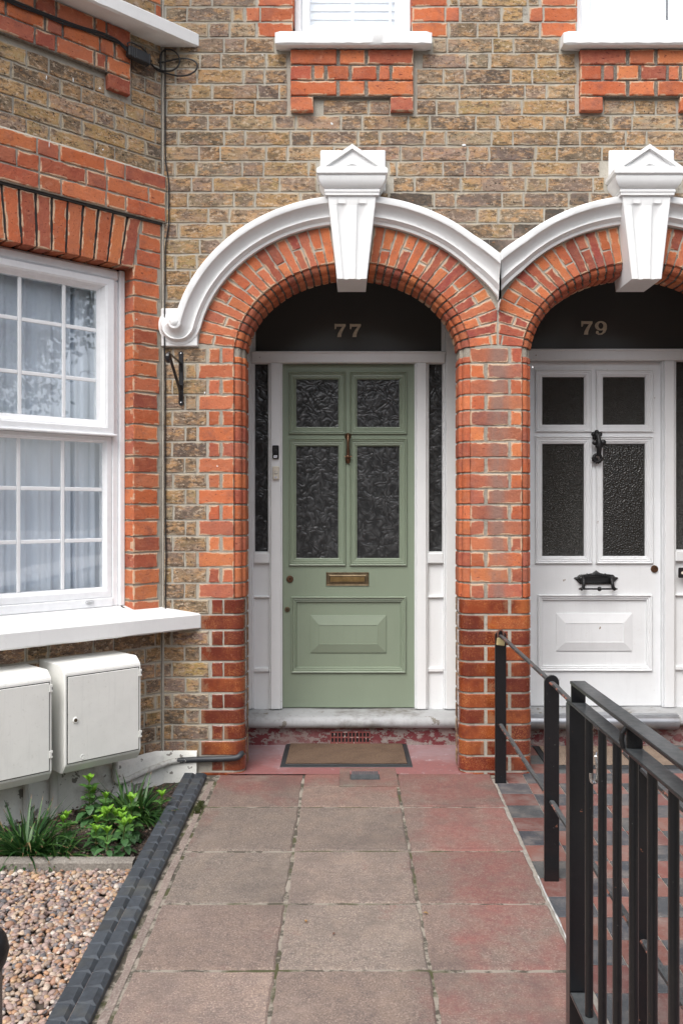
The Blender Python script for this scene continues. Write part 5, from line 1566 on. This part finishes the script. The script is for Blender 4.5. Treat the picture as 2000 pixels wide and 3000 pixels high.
# meter boxes on the bay
M['meter']=paint_mat('aged_white_plastic',(.80,.805,.77),.42,.5,(.36,.35,.28),.12,1.2)
def meter(ta,tb,zo,label,lock,letter,grp='gas meter boxes under the bay window'):
    c=B((ta+tb)/2,zo+.18,0); E=empty('meter_box',c,label,'meter box',grp)
    sec=[(0,.656),(.215,.656),(.226,.652),(.258,.625),(.261,.617),(.261,.222),(.257,.212),(.232,.180),(.224,.177),(0,.177)]
    sec=[(o*.93,z+zo) for o,z in sec]
    mb=MB()
    rows=[]
    for t,k in ((ta,.006),(ta+.004,0),(tb-.004,0),(tb,.006)):
        rows.append([B(t,clerp(z,.40+zo,k*1.4),max(0,o-k)) for o,z in sec])
    ids=mb.grid(rows); mb.face(ids[0]); mb.face(ids[-1])
    fo=.243
    body=mb.build('casing',M['meter'],E)
    # slightly raised lip, door panel with dark gap
    dz0,dz1=.226+zo,.606+zo; d0,d1=ta+.014,tb-.012
    mb=MB(); bx=lambda t,y,z:B(t,z,y)
    mb.box(d0-.002,d1+.002,fo-.0015,fo+.0006,dz0-.003,dz1+.003,f=bx); mb.build('door_gap',M['dark'],E)
    mb=MB(); mb.box(d0+.0025,d1-.0025,fo+.0008,fo+.005,dz0+.001,dz1-.001,f=bx,bev=.0025); dr=mb.build('door',M['meter'],E)
    for zz in (.585,.300):
        mb=MB(); mb.box(ta+.001,ta+.017,fo+.0045,fo+.0085,zz-.020+zo,zz+.012+zo,f=bx,bev=.0015); mb.box(ta+.003,ta+.0065,fo+.0086,fo+.0092,zz-.010+zo,zz+.002+zo,m=1,f=bx)
        mb.build('hinge',[M['meter'],M['dark']],E)
    if lock:
        T0=TB(219,fo); Z0=ZB(219,2110,fo)
        mb=MB(); mb.lathe([(.013,0),(.013,.003),(.011,.005),(.0085,.005),(.008,.002),(.0005,.002)],24,lambda a,b,h:B(T0+a,Z0+b,fo+.005+h)); lk=mb.build('lock',M['meter'],dr,smooth=35)
        mb=MB(); mb.lathe([(.0072,0),(.0072,.0035),(.0052,.0037),(.0048,.001),(.0005,.001)],20,lambda a,b,h:B(T0+a,Z0+b,fo+.007+h)); mb.lathe([(.0035,0),(.0005,.004)],3,lambda a,b,h:B(T0+a,Z0+b,fo+.008+h)); mb.build('lock_barrel',M['brass_dull'],lk)
    if letter:
        T0=TB(240,fo); Z0=ZB(240,2224,fo)
        cu=bpy.data.curves.new('G','FONT'); cu.body='G'; cu.size=.030; cu.extrude=.0012; cu.align_x='CENTER'; cu.resolution_u=4
        t=bpy.data.objects.new('tmp',cu); COL.objects.link(t); bpy.context.view_layer.update()
        me=bpy.data.meshes.new_from_object(t.evaluated_get(bpy.context.evaluated_depsgraph_get())); bpy.data.objects.remove(t)
        for v in me.vertices: v.co=Vector(B(T0-v.co.x,Z0+v.co.y,fo+.0055+v.co.z))
        me.name='embossed_letter'; me.materials.clear(); me.materials.append(M['meter'])
        o=bpy.data.objects.new('embossed_letter',me); COL.objects.link(o); o.parent=dr; o.matrix_parent_inverse=world_of(dr).inverted()
meter(.272,.655,0,'white plastic meter box with a round lock and an embossed letter G on its door',True,True)
meter(.712,1.10,-.012,'white plastic meter box partly out of the picture, left of the one marked G',False,False)
# stained white conduits below the boxes
M['pipe_w']=paint_mat('painted_pipe',(.62,.62,.58),.6,.6,(.22,.20,.16),.5,1.5)
for (px,r,o,zt_,lab) in ((158,.020,.045,.19,'thick white conduit running from the meter box marked G down to the soil'),(76,.0125,.040,.19,'thin white conduit running from the lower left meter box down to the soil')):
    t=TB(px,o); mb=MB(); mb.tube([B(t,-.22,o),B(t,-.05,o),B(t,zt_,o)],r,14)
    tag(mb.build('conduit',M['pipe_w'],smooth=True),lab,'pipe','conduits under the meter boxes')
# gas pipe round the corner of the bay
M['pipe_d']=None
def pipe_mat():
    T=NT('half_painted_pipe'); o=T.sep(); n=T.noise(40,4,.65)
    f=T.ramp(T.math('ADD',o[0],T.math('MULTIPLY',T.math('SUBTRACT',n,.5),.30)),-.835,-.825)
    c=T.mix(f,T.mix(T.ramp(n,.5,.7),(.58,.58,.54),(.36,.34,.30)),(.030,.034,.040)); T.set(Base_Color=c,Roughness=.5,Normal=T.bump(n,.3,.003)); return T.m
mb=MB(); r_=.0145
Yp=YW-.020
pth=[(PX(706),YW+.02,PZ(2210)),(PX(705),YW-.010,PZ(2211)),(PX(697),Yp,PZ(2218)),(PX(650),Yp,PZ(2221)),(PX(560),Yp,PZ(2223)),(PX(503),Yp-.004,PZ(2227))]
for t,z in ((.03,.058),(.12,.048),(.24,.022),(.275,.022),(.288,.035),(.292,.075),(.292,.13)): pth.append(B(t,z-.0,.040))
sm=[]
for i in range(len(pth)-1):
    a,b=Vector(pth[i]),Vector(pth[i+1])
    for q_ in range(4): sm.append(a.lerp(b,q_/4))
sm.append(Vector(pth[-1]))
for _ in range(3): sm=[sm[0]]+[(sm[i-1]+sm[i]*2+sm[i+1])/4 for i in range(1,len(sm)-1)]+[sm[-1]]
mb.tube(sm,r_,14); tag(mb.build('gas_pipe',pipe_mat(),smooth=True),'slim pipe, dark grey on the glazed brick and white round the bay','pipe')
# hanging basket bracket
E=empty('hanging_bracket',(PX(530),YW,PZ(1180)),'black iron hanging basket bracket screwed to the wall below the arch scroll','bracket')
mb=MB(); xb_=PX(530.5); 
mb.box(xb_-.0115,xb_+.0115,YW-.006,YW-.0005,PZ(1182),PZ(1036),bev=.003)
for py in (1036,1182): mb.lathe([(.0115,.0005),(.0115,.006),(.0005,.0062)],16,lambda a,b,h,py=py:(xb_+a,YW-h,PZ(py)+b))
mb.build('back_plate',M['black_clean'],E,smooth=35)
mb=MB()
zt=PZ(1066); zb=PZ(1160); ye=YW-.330
arm=[(xb_,YW-.007,zt-.040),(xb_,YW-.010,zt-.010),(xb_,YW-.016,zt),(xb_,YW-.03,zt+.001),(xb_,ye,zt+.001)]
curl=[(xb_,ye-.024*sin(a),zt+.001-.024+.024*cos(a)) for a in [pi*.15*i for i in range(1,10)]]
mb.tube(arm+curl,.0085,8,flat=(.95,.22)); mb.build('arm',M['black_clean'],E)
mb=MB(); mb.tube([(xb_,YW-.007,zb-.020),(xb_,YW-.018,zb+.006),(xb_,YW-.040,zb+.028),(xb_,ye+.015,zt-.004)],.0085,8,flat=(.9,.25))
mb.tube([(xb_,YW-.007,zb+.03),(xb_,YW-.022,zb+.055),(xb_,YW-.040,zb+.050)],.0085,8,flat=(.95,.25)); mb.build('strut',M['black_clean'],E)
for py in (1036,1180):
    mb=MB(); mb.lathe([(.0048,.005),(.0042,.0075),(.0005,.0082)],12,lambda a,b,h,py=py:(xb_+a,YW-h,PZ(py)+b)); mb.build('screw',M['chrome'],E,smooth=True)
# cables
def smooth_path(p,k=6,it=2):
    sm=[]; p=[Vector(a) for a in p]
    for i in range(len(p)-1):
        for q_ in range(k): sm.append(p[i].lerp(p[i+1],q_/k))
    sm.append(p[-1])
    for _ in range(it*2): sm=[sm[0]]+[(sm[i-1]+sm[i]*2+sm[i+1])/4 for i in range(1,len(sm)-1)]+[sm[-1]]
    return sm
def wall_pts(l,o=.007): return [(PX(a,YW-o),YW-o,PZ(b,YW-o)) for a,b in l]
V_=[(470,140),(472,180),(469,230),(474,270),(475,320),(471,400),(474,470),(478,530),(481,570),(478,620),(471,660),(467,720),(465,800),(467,870),(468,915),(471,980),(469,1010),(472,1070),(478,1150),(482,1230),(480,1330),(477,1400),(480,1480),(485,1560),(487,1640),(485,1720),(480,1765),(473,1780)]
mb=MB(); o_=.009
ptsv=[]
for a,b in V_:
    X=max(PX(a,YW-o_),P0[0]+.0155); Y_=YW-o_
    if 700>b>565 or 510<b<670: X=max(X,P0[0]+.034)
    ptsv.append((X,Y_-(.02 if 880<b<1020 and X>-.945 else 0),PZ(b,Y_)))
ptsv[-1]=(P0[0]+.02,YW-.02,.826); 
tail=[B(t,.832-(.0),.012) for t in (.03,.09,.15)]+[B(.19,.846,-.03),B(.20,.862,-.06)]
path=smooth_path(ptsv+tail)
mb.tube(path,.0034,8); tag(mb.build('cable',M['cable'],smooth=True),'thin black cable running down the corner of the bay to the window sill','cable')
# junction box and its coil
tj0,tj1=TB(372,.05),TB(438,.045)
E=empty('junction_box',B((tj0+tj1)/2,3.50,.03),'small black junction box hanging from cables under the upper bay sill','junction box')
A_=Vector(B(tj0,ZB(376,150,.05),.052)); Bq=Vector(B(tj1,ZB(438,178,.045),.045)); ax=(Bq-A_); Lj=ax.length; ax.normalize(); nn=Vector((NX,NYv,0)); up=nn.cross(ax).normalized()
if up.z<0: up=-up
def jf(a,b,c): p=A_+ax*a+up*b+nn*c; return (p.x,p.y,p.z)
mb=MB(); mb.box(0,Lj,-.026,.026,-.018,.018,f=jf,bev=.006); mb.box(Lj*.14,Lj*.18,-.0275,.0275,-.0195,.0195,f=jf,bev=.002); mb.box(Lj*.24,Lj*.28,-.0275,.0275,-.0195,.0195,f=jf,bev=.002); mb.box(Lj*.30,Lj*.86,-.0265,.0268,-.019,.0200,f=jf,bev=.005); mb.box(Lj*.9,Lj*.94,-.0275,.0275,-.0195,.0195,f=jf,bev=.002)
mb.build('casing',M['rubber'],E,smooth=30)
mb=MB()
loop=[jf(Lj,-.006,0)]+wall_pts([(462,206),(490,214),(520,222),(550,220),(572,208),(580,192),(572,178),(552,170),(525,170),(495,177),(468,183),(448,180)],.016)+[jf(Lj-.01,.008,0)]
mb.tube(smooth_path(loop,6,2),.0042,8)
loop=[jf(Lj,-.012,0)]+wall_pts([(458,200),(480,207),(502,207),(518,198),(527,182),(526,168),(516,152),(500,143),(486,143),(474,150),(469,165),(470,200)],.022)
mb.tube(smooth_path(loop,6,2),.0040,8)
mb.tube(smooth_path([jf(.01,.01,.01),jf(-.01,.03,.012),jf(.015,.045,.012),jf(.07,.040,.016),jf(Lj*.8,.030,.012)],5,1),.0035,8)
mb.build('cable_loop',M['cable'],E,smooth=True)
mb=MB()
for k,(dz,r) in enumerate(((.012,.0048),(-.002,.0042),(.004,.0034))):
    pts=[jf(.0,dz*.7,0)]
    for px,py in ((345,118),(300,100),(240,82),(180,62),(120,38),(60,14),(5,-8),(-120,-40),(-250,-80)):
        t=TB(px,.034); pts.append(B(t,ZB(px,py+3,.034)+dz+.003*sin(px*.05+k*2),.034+.004*(k==2)))
    mb.tube(smooth_path(pts,4,1),r,8)
tag(mb.build('cable',M['cable'],smooth=True),'bundle of black cables across the red brick beneath the upper bay sill','cable')
# low railing: three posts, two sloping bars --------------------------------
XRl=.762
posts=[(4.435,-.008),(3.337,gz(3.337)-.01),(2.31,gz(2.31)-.01),(1.28,gz(1.28)-.01)]
E=empty('low_railing',(XRl,3.4,gz(3.4)),'low black iron railing of round topped posts and thin bars between the two paths','railing')
tops=[.745,.728,.700,.672]
for (y,z0),zt in zip(posts,tops):
    w=.0275; mb=MB(); N=10
    def outline(Yv,k):
        p=[(XRl-w+k,Yv,z0-.05)]+[(XRl-(w-k)*cos(pi*i/N),Yv,zt-w+(w-k)*sin(pi*i/N)) for i in range(N+1)]+[(XRl+w-k,Yv,z0-.05)]; return p
    ids=mb.grid([outline(y-.006,.0),outline(y-.0075+.0,.0015),],cu=False) if False else None
    r=[outline(y+.006,.0015),outline(y+.0045,0),outline(y-.0045,0),outline(y-.006,.0015)]
    ids=mb.grid(r,cu=True); mb.face(ids[0]); mb.face(ids[-1])
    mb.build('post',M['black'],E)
for lvl in ((.728,.707,.681,.652),(.288,.268,.241,.212)):
    for i in range(3):
        a=(XRl,posts[i][0]-.0065,lvl[i]-.008); b=(XRl,posts[i+1][0]+.0065,lvl[i+1]-.008)
        mb=MB(); n=14
        pts=[Vector(a).lerp(Vector(b),q_/n)+Vector((random.uniform(-.0012,.0012),0,random.uniform(-.0015,.0015))) for q_ in range(n+1)]
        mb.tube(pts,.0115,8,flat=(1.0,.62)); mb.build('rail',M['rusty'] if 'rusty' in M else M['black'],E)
# padlock on the first post
E=empty('padlock',(XRl-.005,4.41,.70),'brass padlock with a rusty shackle on top of the iron post against the pier','padlock')
X0,Z0=PX(1466,4.40),PZ(1880,4.40)
mb=MB(); mb.box(X0-.020,X0+.020,4.392,4.408,Z0-.019,Z0+.018,f=lambda a,b,c:(X0+(a-X0)*cos(.12)+(c-Z0)*sin(.12),b,Z0-(a-X0)*sin(.12)+(c-Z0)*cos(.12)),bev=.003); mb.build('body',plain_mat('bright_brass',(.50,.42,.22),.4,.5,.3,90,.25),E)
M['rust']=plain_mat('rusty_steel',(.14,.06,.04),.7,.3,.6,120,.4)
mb=MB(); mb.tube([(X0-.014,4.40,Z0+.012)]+[(X0-.014*cos(pi*i/10),4.40,Z0+.040+.016*sin(pi*i/10)) for i in range(11)]+[(X0+.014,4.40,Z0+.012)],.0042,10); mb.build('shackle',M['rust'],E,smooth=True)
# open iron gate, parallel to the path --------------------------------------
XG=.5915; zU,zL=.903,.849
E=empty('iron_gate',(XG,2.32,gz(2.3)),'open black iron gate with upright round bars under a double top rail','gate')
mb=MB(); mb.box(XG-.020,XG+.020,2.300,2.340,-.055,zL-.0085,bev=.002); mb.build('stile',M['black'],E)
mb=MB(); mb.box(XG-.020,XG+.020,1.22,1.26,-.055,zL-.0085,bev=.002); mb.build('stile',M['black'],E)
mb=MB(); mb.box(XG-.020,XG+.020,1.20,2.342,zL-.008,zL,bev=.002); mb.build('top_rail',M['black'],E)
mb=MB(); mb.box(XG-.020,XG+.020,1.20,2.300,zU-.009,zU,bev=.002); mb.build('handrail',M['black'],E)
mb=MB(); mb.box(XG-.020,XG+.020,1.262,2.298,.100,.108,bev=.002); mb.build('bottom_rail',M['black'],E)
for yy in (2.298,1.22): 
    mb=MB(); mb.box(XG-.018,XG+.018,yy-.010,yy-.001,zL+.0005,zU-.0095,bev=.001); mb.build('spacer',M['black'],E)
for i in range(9):
    yy=2.19-.113*i
    if yy<1.27: break
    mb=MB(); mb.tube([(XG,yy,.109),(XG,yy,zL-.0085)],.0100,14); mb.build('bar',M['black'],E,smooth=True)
yl=1.86
mb=MB(); mb.box(XG-.014,XG+.018,yl-.012,yl-.002,zL+.0005,zU-.0095,bev=.001)
mb.tube([(XG-.022,yl-.01,zL+.002),(XG-.026,yl-.012,zL+.018),(XG-.025,yl-.014,zL+.034),(XG-.017,yl-.016,zL+.046)],.0055,10); mb.build('latch',M['cast'],E,smooth=40)
mb=MB(); X0,Z0=PX(1744,2.12),PZ(2279,2.12)
mb.tube([(X0-.0,2.12,Z0+.050),(X0+.004,2.118,Z0+.02),(X0+.004,2.118,Z0)]+[(X0+.004-.008*(1-cos(a)),2.118,Z0-.012*sin(a)) for a in [pi*i/8 for i in range(1,9)]]+[(X0-.012,2.118,Z0+.012)],.0038,8); 
mb.tube([(X0,2.12,Z0+.05),(XG,2.13,Z0+.055)],.0035,8); mb.build('hook',M['chrome'],E,smooth=True)
# black iron post at the edge of the gravel
Yq=1.9; E=empty('iron_post',(-.742,Yq,gz(Yq)),'black iron post with a round knob, at the edge of the gravel bed','post')
xq=-.7445
mb=MB(); mb.box(xq-.016,xq+.016,Yq-.016,Yq+.016,-.15,.375,bev=.002); mb.build('shaft',M['black'],E)
mb=MB(); mb.lathe([(.002,.36),(.018,.363),(.030,.385),(.036,.41),(.030,.437),(.020,.452),(.002,.455)],16,lambda a,b,h:(xq+a*.95,Yq+b,h)); mb.build('knob',M['cast'],E,smooth=True)
# ================================================================= plants
def leaf_mat(name,rough=.45):
    T=NT(name); a=T.att(); n=T.noise(60,3)
    c=T.mix(T.ramp(n,.35,.7,0,.5),a.outputs['Color'],T.mix(1.,a.outputs['Color'],(.65,.7,.6),'MULTIPLY'))
    T.set(Base_Color=c,Roughness=rough); T.b.inputs['Specular IOR Level'].default_value=.4
    tr=T.n('ShaderNodeBsdfTranslucent'); T.l(c,tr.inputs[0]); mx=T.n('ShaderNodeMixShader'); mx.inputs[0].default_value=.25
    T.l(T.b.outputs[0],mx.inputs[1]); T.l(tr.outputs[0],mx.inputs[2]); T.l(mx.outputs[0],T.out.inputs['Surface']); return T.m
M['leaf']=leaf_mat('leaf'); M['blade']=leaf_mat('grass_blade',.35)
def serr_leaf(mb,base,dirv,up,L,Wd,col,droop=.25):
    d=Vector(dirv).normalized(); u=Vector(up); s=d.cross(u).normalized(); u=s.cross(d).normalized()
    prof=[(0,.03),(.15,.06),(.30,.26),(.42,.40),(.50,.36),(.58,.50),(.66,.42),(.74,.44),(.82,.30),(.90,.24),(1,.0)]
    mid=[];lf=[];rt=[]
    for t,w in prof:
        c=Vector(base)+d*L*t+u*(L*(.12*sin(t*pi)-droop*t*t)); mid.append(c); lf.append(c+s*Wd*w+u*Wd*w*.30); rt.append(c-s*Wd*w+u*Wd*w*.30)
    I=[[mb.vert(p) for p in q] for q in (lf,mid,rt)]
    k=random.uniform(.85,1.15); c=tuple(x*k for x in col)
    for i in range(len(prof)-1):
        mb.face((I[0][i],I[1][i],I[1][i+1],I[0][i+1]),c); mb.face((I[1][i],I[2][i],I[2][i+1],I[1][i+1]),tuple(x*.9 for x in c))
def shrub(px,py,h,label,nst=1,seed=0,dens=1.0,spread=.05):
    h*=1.02
    random.seed(seed); Y=GY(py)*1.024; x0=PX(px,Y); z0=gz(Y)-.04
    E=empty('leafy_plant',(x0,Y,z0),label,'plant','young leafy plants in the front bed')
    st=MB(); lf=MB()
    for k in range(nst):
        an=random.uniform(0,2*pi); rr=spread*(k>0)*random.uniform(.6,1)
        hh=h*(1 if k==0 else random.uniform(.55,.85))
        b=Vector((x0+rr*.3*cos(an),Y+rr*.3*sin(an),z0)); t=Vector((x0+rr*cos(an),Y+rr*sin(an),z0+hh))
        pts=[b.lerp(t,q/5)+Vector((random.uniform(-.003,.003),random.uniform(-.003,.003),0)) for q in range(6)]
        st.tube(pts,[.0032,.003,.0028,.0025,.002,.0016],6,col=(.10,.13,.04))
        nl=max(4,int(hh/.029*dens))
        for i in range(nl):
            f=(i+.6)/nl; p=b.lerp(t,f)
            f_top=f>.72
            for q in range(4 if not f_top else 5):
                a=i*2.4+q*2*pi/(4 if not f_top else 5)+random.uniform(-.3,.3)
                el=clerp(-.05,1.15,max(0,(f-.45)/.55)) + random.uniform(-.15,.2)
                L=clerp(.064,.046,f)*random.uniform(.85,1.15)*(h/.17)**.3; 
                d=(cos(a)*cos(el),sin(a)*cos(el),sin(el))
                c=(.065,.155,.055) if f<.55 else ((.10,.23,.055) if f<.8 else (.20,.42,.04))
                serr_leaf(lf,p,d,(0,0,1),L,L*(.62 if f<.8 else .46),c,.30 if f<.6 else .08)
        for q in range(4):
            a=q*1.57+.5; d=(cos(a)*.45,sin(a)*.45,1); serr_leaf(lf,t,d,(cos(a),sin(a),.1),.026,.011,(.26,.47,.05),.0)
    st.build('stem',M['leaf'],E); lf.build('leaves',M['leaf'],E,recalc=False,smooth=True)
shrub(262,2412,.185,'tall young shrub with a bright green tip, behind the others and nearest the wall',2,11,1.)
shrub(195,2478,.125,'small leafy shrub with a pale tip growing beside the grassy tuft at the wall end',2,12)
shrub(310,2452,.165,'broad leafy shrub in the middle of the planting bed, bright at the top',4,13,1.1,.07)
shrub(385,2462,.165,'broad leafy shrub with large toothed leaves near the edging bricks',4,14,1.1,.065)
shrub(283,2486,.115,'short bushy shrub between two broad ones in the bed',2,15,1.,.05)
shrub(364,2506,.125,'single stemmed shrub with flat spreading leaves above the concrete strip',1,16,1.2)
shrub(314,2524,.115,'smallest front shrub with pale upright leaves, touching the concrete strip',1,17,1.1)
shrub(474,2400,.105,'little shrub with yellow green tips right beside the dark edging bricks',1,18,1.)
def tuft(px,py,n,L,spread,label,seed,lean=0):
    L*=1.3; n=int(n*.9)
    random.seed(seed); Y=GY(py)*1.024; x0=PX(px,Y); z0=gz(Y)-.045
    E=empty('grass_tuft',(x0,Y,z0),label,'grass plant','grassy tufts in the front bed')
    mb=MB(); dr=MB()
    for i in range(n):
        a=random.uniform(0,2*pi); r=random.uniform(0,spread); el=random.uniform(.25,1.25); l=L*random.uniform(.55,1.1)
        b=Vector((x0+r*cos(a),Y+r*.6*sin(a),z0)); a2=a+random.uniform(-.6,.6)
        d=Vector((cos(a2)*cos(el)+lean,sin(a2)*cos(el)*.8,sin(el))).normalized(); s=d.cross(Vector((0,0,1))).normalized()
        w=random.uniform(.0042,.0072); dry=random.random()<.05
        c=random.choice([(.030,.095,.022),(.050,.13,.030),(.022,.07,.020),(.075,.16,.04)]) if not dry else (.30,.22,.11)
        prev=None; N=8; g=random.uniform(.25,.9)
        tgt=mb
        for k in range(N+1):
            t=k/N; p=b+d*l*t-Vector((0,0,1))*l*g*t*t*.75
            ww=w*(1-t**2.2)+.0002
            cc=c if t<.93 or random.random()<.4 else (.28,.17,.09)
            q=(tgt.vert(p+s*ww),tgt.vert(p+Vector((0,0,-.0012 if ww>.001 else 0))),tgt.vert(p-s*ww))
            if prev: tgt.face((prev[0],prev[1],q[1],q[0]),cc); tgt.face((prev[1],prev[2],q[2],q[1]),tuple(x*.85 for x in cc))
            prev=q
    mb.build('blades',M['blade'],E,recalc=False,smooth=True)
tuft(78,2502,260,.235,.085,'dense dark green grassy tuft against the concrete strip, farthest from the path',31)
tuft(388,2398,230,.225,.085,'dark green grassy tuft with arching blades in the corner by the bay wall',32)
tuft(165,2515,60,.16,.05,'thin low grassy tuft between the dense tuft and the little shrubs',33,-.15)
tuft(452,2420,22,.15,.03,'few long loose grass blades leaning over the dark edging bricks',34,.3)
random.seed(99)
# dead leaves
mb=None
for i,(px,py,s,c,lab) in enumerate(((1588,2524,.010,(.42,.27,.15),'small tan dead leaf on the tiles beside the second iron post'),(898,2708,.010,(.40,.22,.08),'tiny orange dead leaf on the middle slab, nearest the camera'),(984,2738,.008,(.16,.07,.05),'tiny dark brown dead leaf in the middle of the slab path'),(1236,2680,.011,(.38,.24,.10),'small yellow brown dead leaf lying in the joint between two slabs'))):
    Y=GY(py); x0=PX(px,Y); mb=MB()
    serr_leaf(mb,(x0,Y,gz(Y)+.004),(cos(i*2.),sin(i*2.),.1),(0,0,1),s*2,s*1.2,c,.1); tag(mb.build('dead_leaf',M['leaf'],recalc=False),lab,'leaf')
mb=MB(); 
for i in range(500):
    y=random.uniform(4.02,4.16) ; x_=-.664+random.gauss(0,.006)
    mb.tube([(x_,y,gz(y)-.004),(x_+random.gauss(0,.005),y+random.gauss(0,.005),gz(y)+random.uniform(.002,.010))],.0012,4,col=random.choice([(.06,.075,.02),(.09,.10,.03),(.04,.05,.02)]),caps=False)
tag(mb.build('moss',M['leaf'],recalc=False),'patch of green moss between the slabs and the dark edging bricks','moss',kind='stuff')
# ================================================================= the other side of the street (seen only in the glass)
mb=MB(); mb.grid([[(xx,y,-.16) for xx in (-50,0,50)] for y in (-3.2,-1.3)]); tag(mb.build('pavement',plain_mat('paving',(.26,.25,.24),.9,bump=.3)),kind='structure')
mb=MB(); mb.grid([[(xx,y,-.20) for xx in (-50,0,50)] for y in (-11,-3.4)]); mb.box(-50,50,-3.4,-3.2,-.25,-.155); tag(mb.build('road',plain_mat('asphalt',(.055,.055,.058),.9,bump=.5)),kind='structure')
T=empty('terraced_house',(0,-17,-.2),'long brick terrace across the street, mirrored in the window glass','house','terraced houses on the street')
mb=MB(); mb.box(-26,26,-24,-17,-.2,7.0,bev=.02); mb.build('wall',plain_mat('far_brick',(.22,.13,.09),.9,bump=.3,var=.3,var_scale=2),T)
mb=MB(); r=[[(-26.2,-16.7,7.0),(26.2,-16.7,7.0)],[(-26.2,-20.5,9.6),(26.2,-20.5,9.6)],[(-26.2,-24.3,7.0),(26.2,-24.3,7.0)]]; mb.grid(r); mb.build('roof',plain_mat('slate',(.06,.065,.075),.6,var=.3),T)
for i in range(10):
    for zz in (1.0,4.3):
        mb=MB(); xx=-22.5+5*i; mb.box(xx-.6,xx+.6,-17.0,-16.92,zz,zz+1.7,bev=.01); w=mb.build('window',M['upvc'],T)
        mb=MB(); mb.box(xx-.5,xx+.5,-16.93,-16.9,zz+.1,zz+1.6); mb.build('pane',M['fanlight'],w)
LG=[(.05,.10,.025),(.07,.13,.03),(.04,.075,.02),(.10,.17,.045)]
def tree(x0,y0,H,R,label,seed,n=9000):
    random.seed(seed); E=empty('tree',(x0,y0,-.15),label,'tree','street trees across the way')
    mb=MB(); top=Vector((x0,y0,H*.55)); mb.tube([(x0,y0,-.2),(x0+.05,y0,H*.25),tuple(top)],[.20,.15,.10],10)
    bl=[]
    for k in range(9):
        a=k*2.4; e=Vector((x0+R*.6*cos(a),y0+R*.6*sin(a),H*random.uniform(.55,.9))); mb.tube([top*.0+Vector((x0,y0,H*random.uniform(.3,.5))),(e+Vector((x0,y0,H*.5)))/2,e],[.07,.05,.02],6); bl.append((e,R*random.uniform(.35,.6)))
    mb.build('trunk',plain_mat('bark',(.09,.07,.05),.95,bump=.8),E)
    cr=MB()
    bl+= [(Vector((x0,y0,H*.8)),R*.6),(Vector((x0,y0,H*.6)),R*.7)]
    for i in range(n):
        e,r=random.choice(bl); v=Vector((random.gauss(0,1),random.gauss(0,1),random.gauss(0,1))).normalized()*r*random.uniform(.35,1.05); p=e+v
        s=random.uniform(.05,.10); a=Vector((random.gauss(0,1),random.gauss(0,1),random.gauss(0,1))).normalized()*s; b=a.cross(Vector((random.random(),random.random(),random.random()))).normalized()*s*.6
        cr.face([cr.vert(p-a),cr.vert(p+b),cr.vert(p+a),cr.vert(p-b)],random.choice(LG))
    cr.build('crown',M['leaf'],E,recalc=False)
tree(8.5,-.6,6.5,2.2,'broad green tree mirrored in the bay window panes',41,14000)
tree(12.5,-3.0,7.5,2.6,'tall green street tree farther along, mirrored beside the broad one',42,10000)
tree(-3.5,-12.3,7.0,2.6,'round green tree across the road, mirrored in the sage green door',43,10000)
tree(3.2,-12.5,6.5,2.4,'loose green tree across the road, mirrored in the white door',44,10000)
# old paint splashes on the brickwork
random.seed(4)
mb=MB()
for px,py,w,hh in ((1358,425,.012,.009),(971,360,.006,.010),(768,160,.004,.003),(1560,1075,.005,.004),(600,1150,.004,.008),(636,1365,.0035,.006),(455,990,.005,.005)):
    if px>480:
        X,Z=PX(px),PZ(py)
        for q_ in range(3): mb.ball((X+random.gauss(0,w*.4),YW-.0005,Z+random.gauss(0,hh*.4)),1,8,sc=(w*.6,.0016,hh*.6))
for px,py,w,hh in ((136,226,.003,.010),(214,234,.003,.012),(292,258,.005,.006),(138,427,.002,.013),(295,441,.004,.004),(400,935,.003,.003)):
    t=TB(px); Z=ZB(px,py)
    c=B(t,Z,.001 if py>500 or py<300 else .021)
    mb.ball(c,1,8,sc=(w,.0022+w*.3,hh))
mb.build('paint_splash',M['white'],H77,smooth=True)
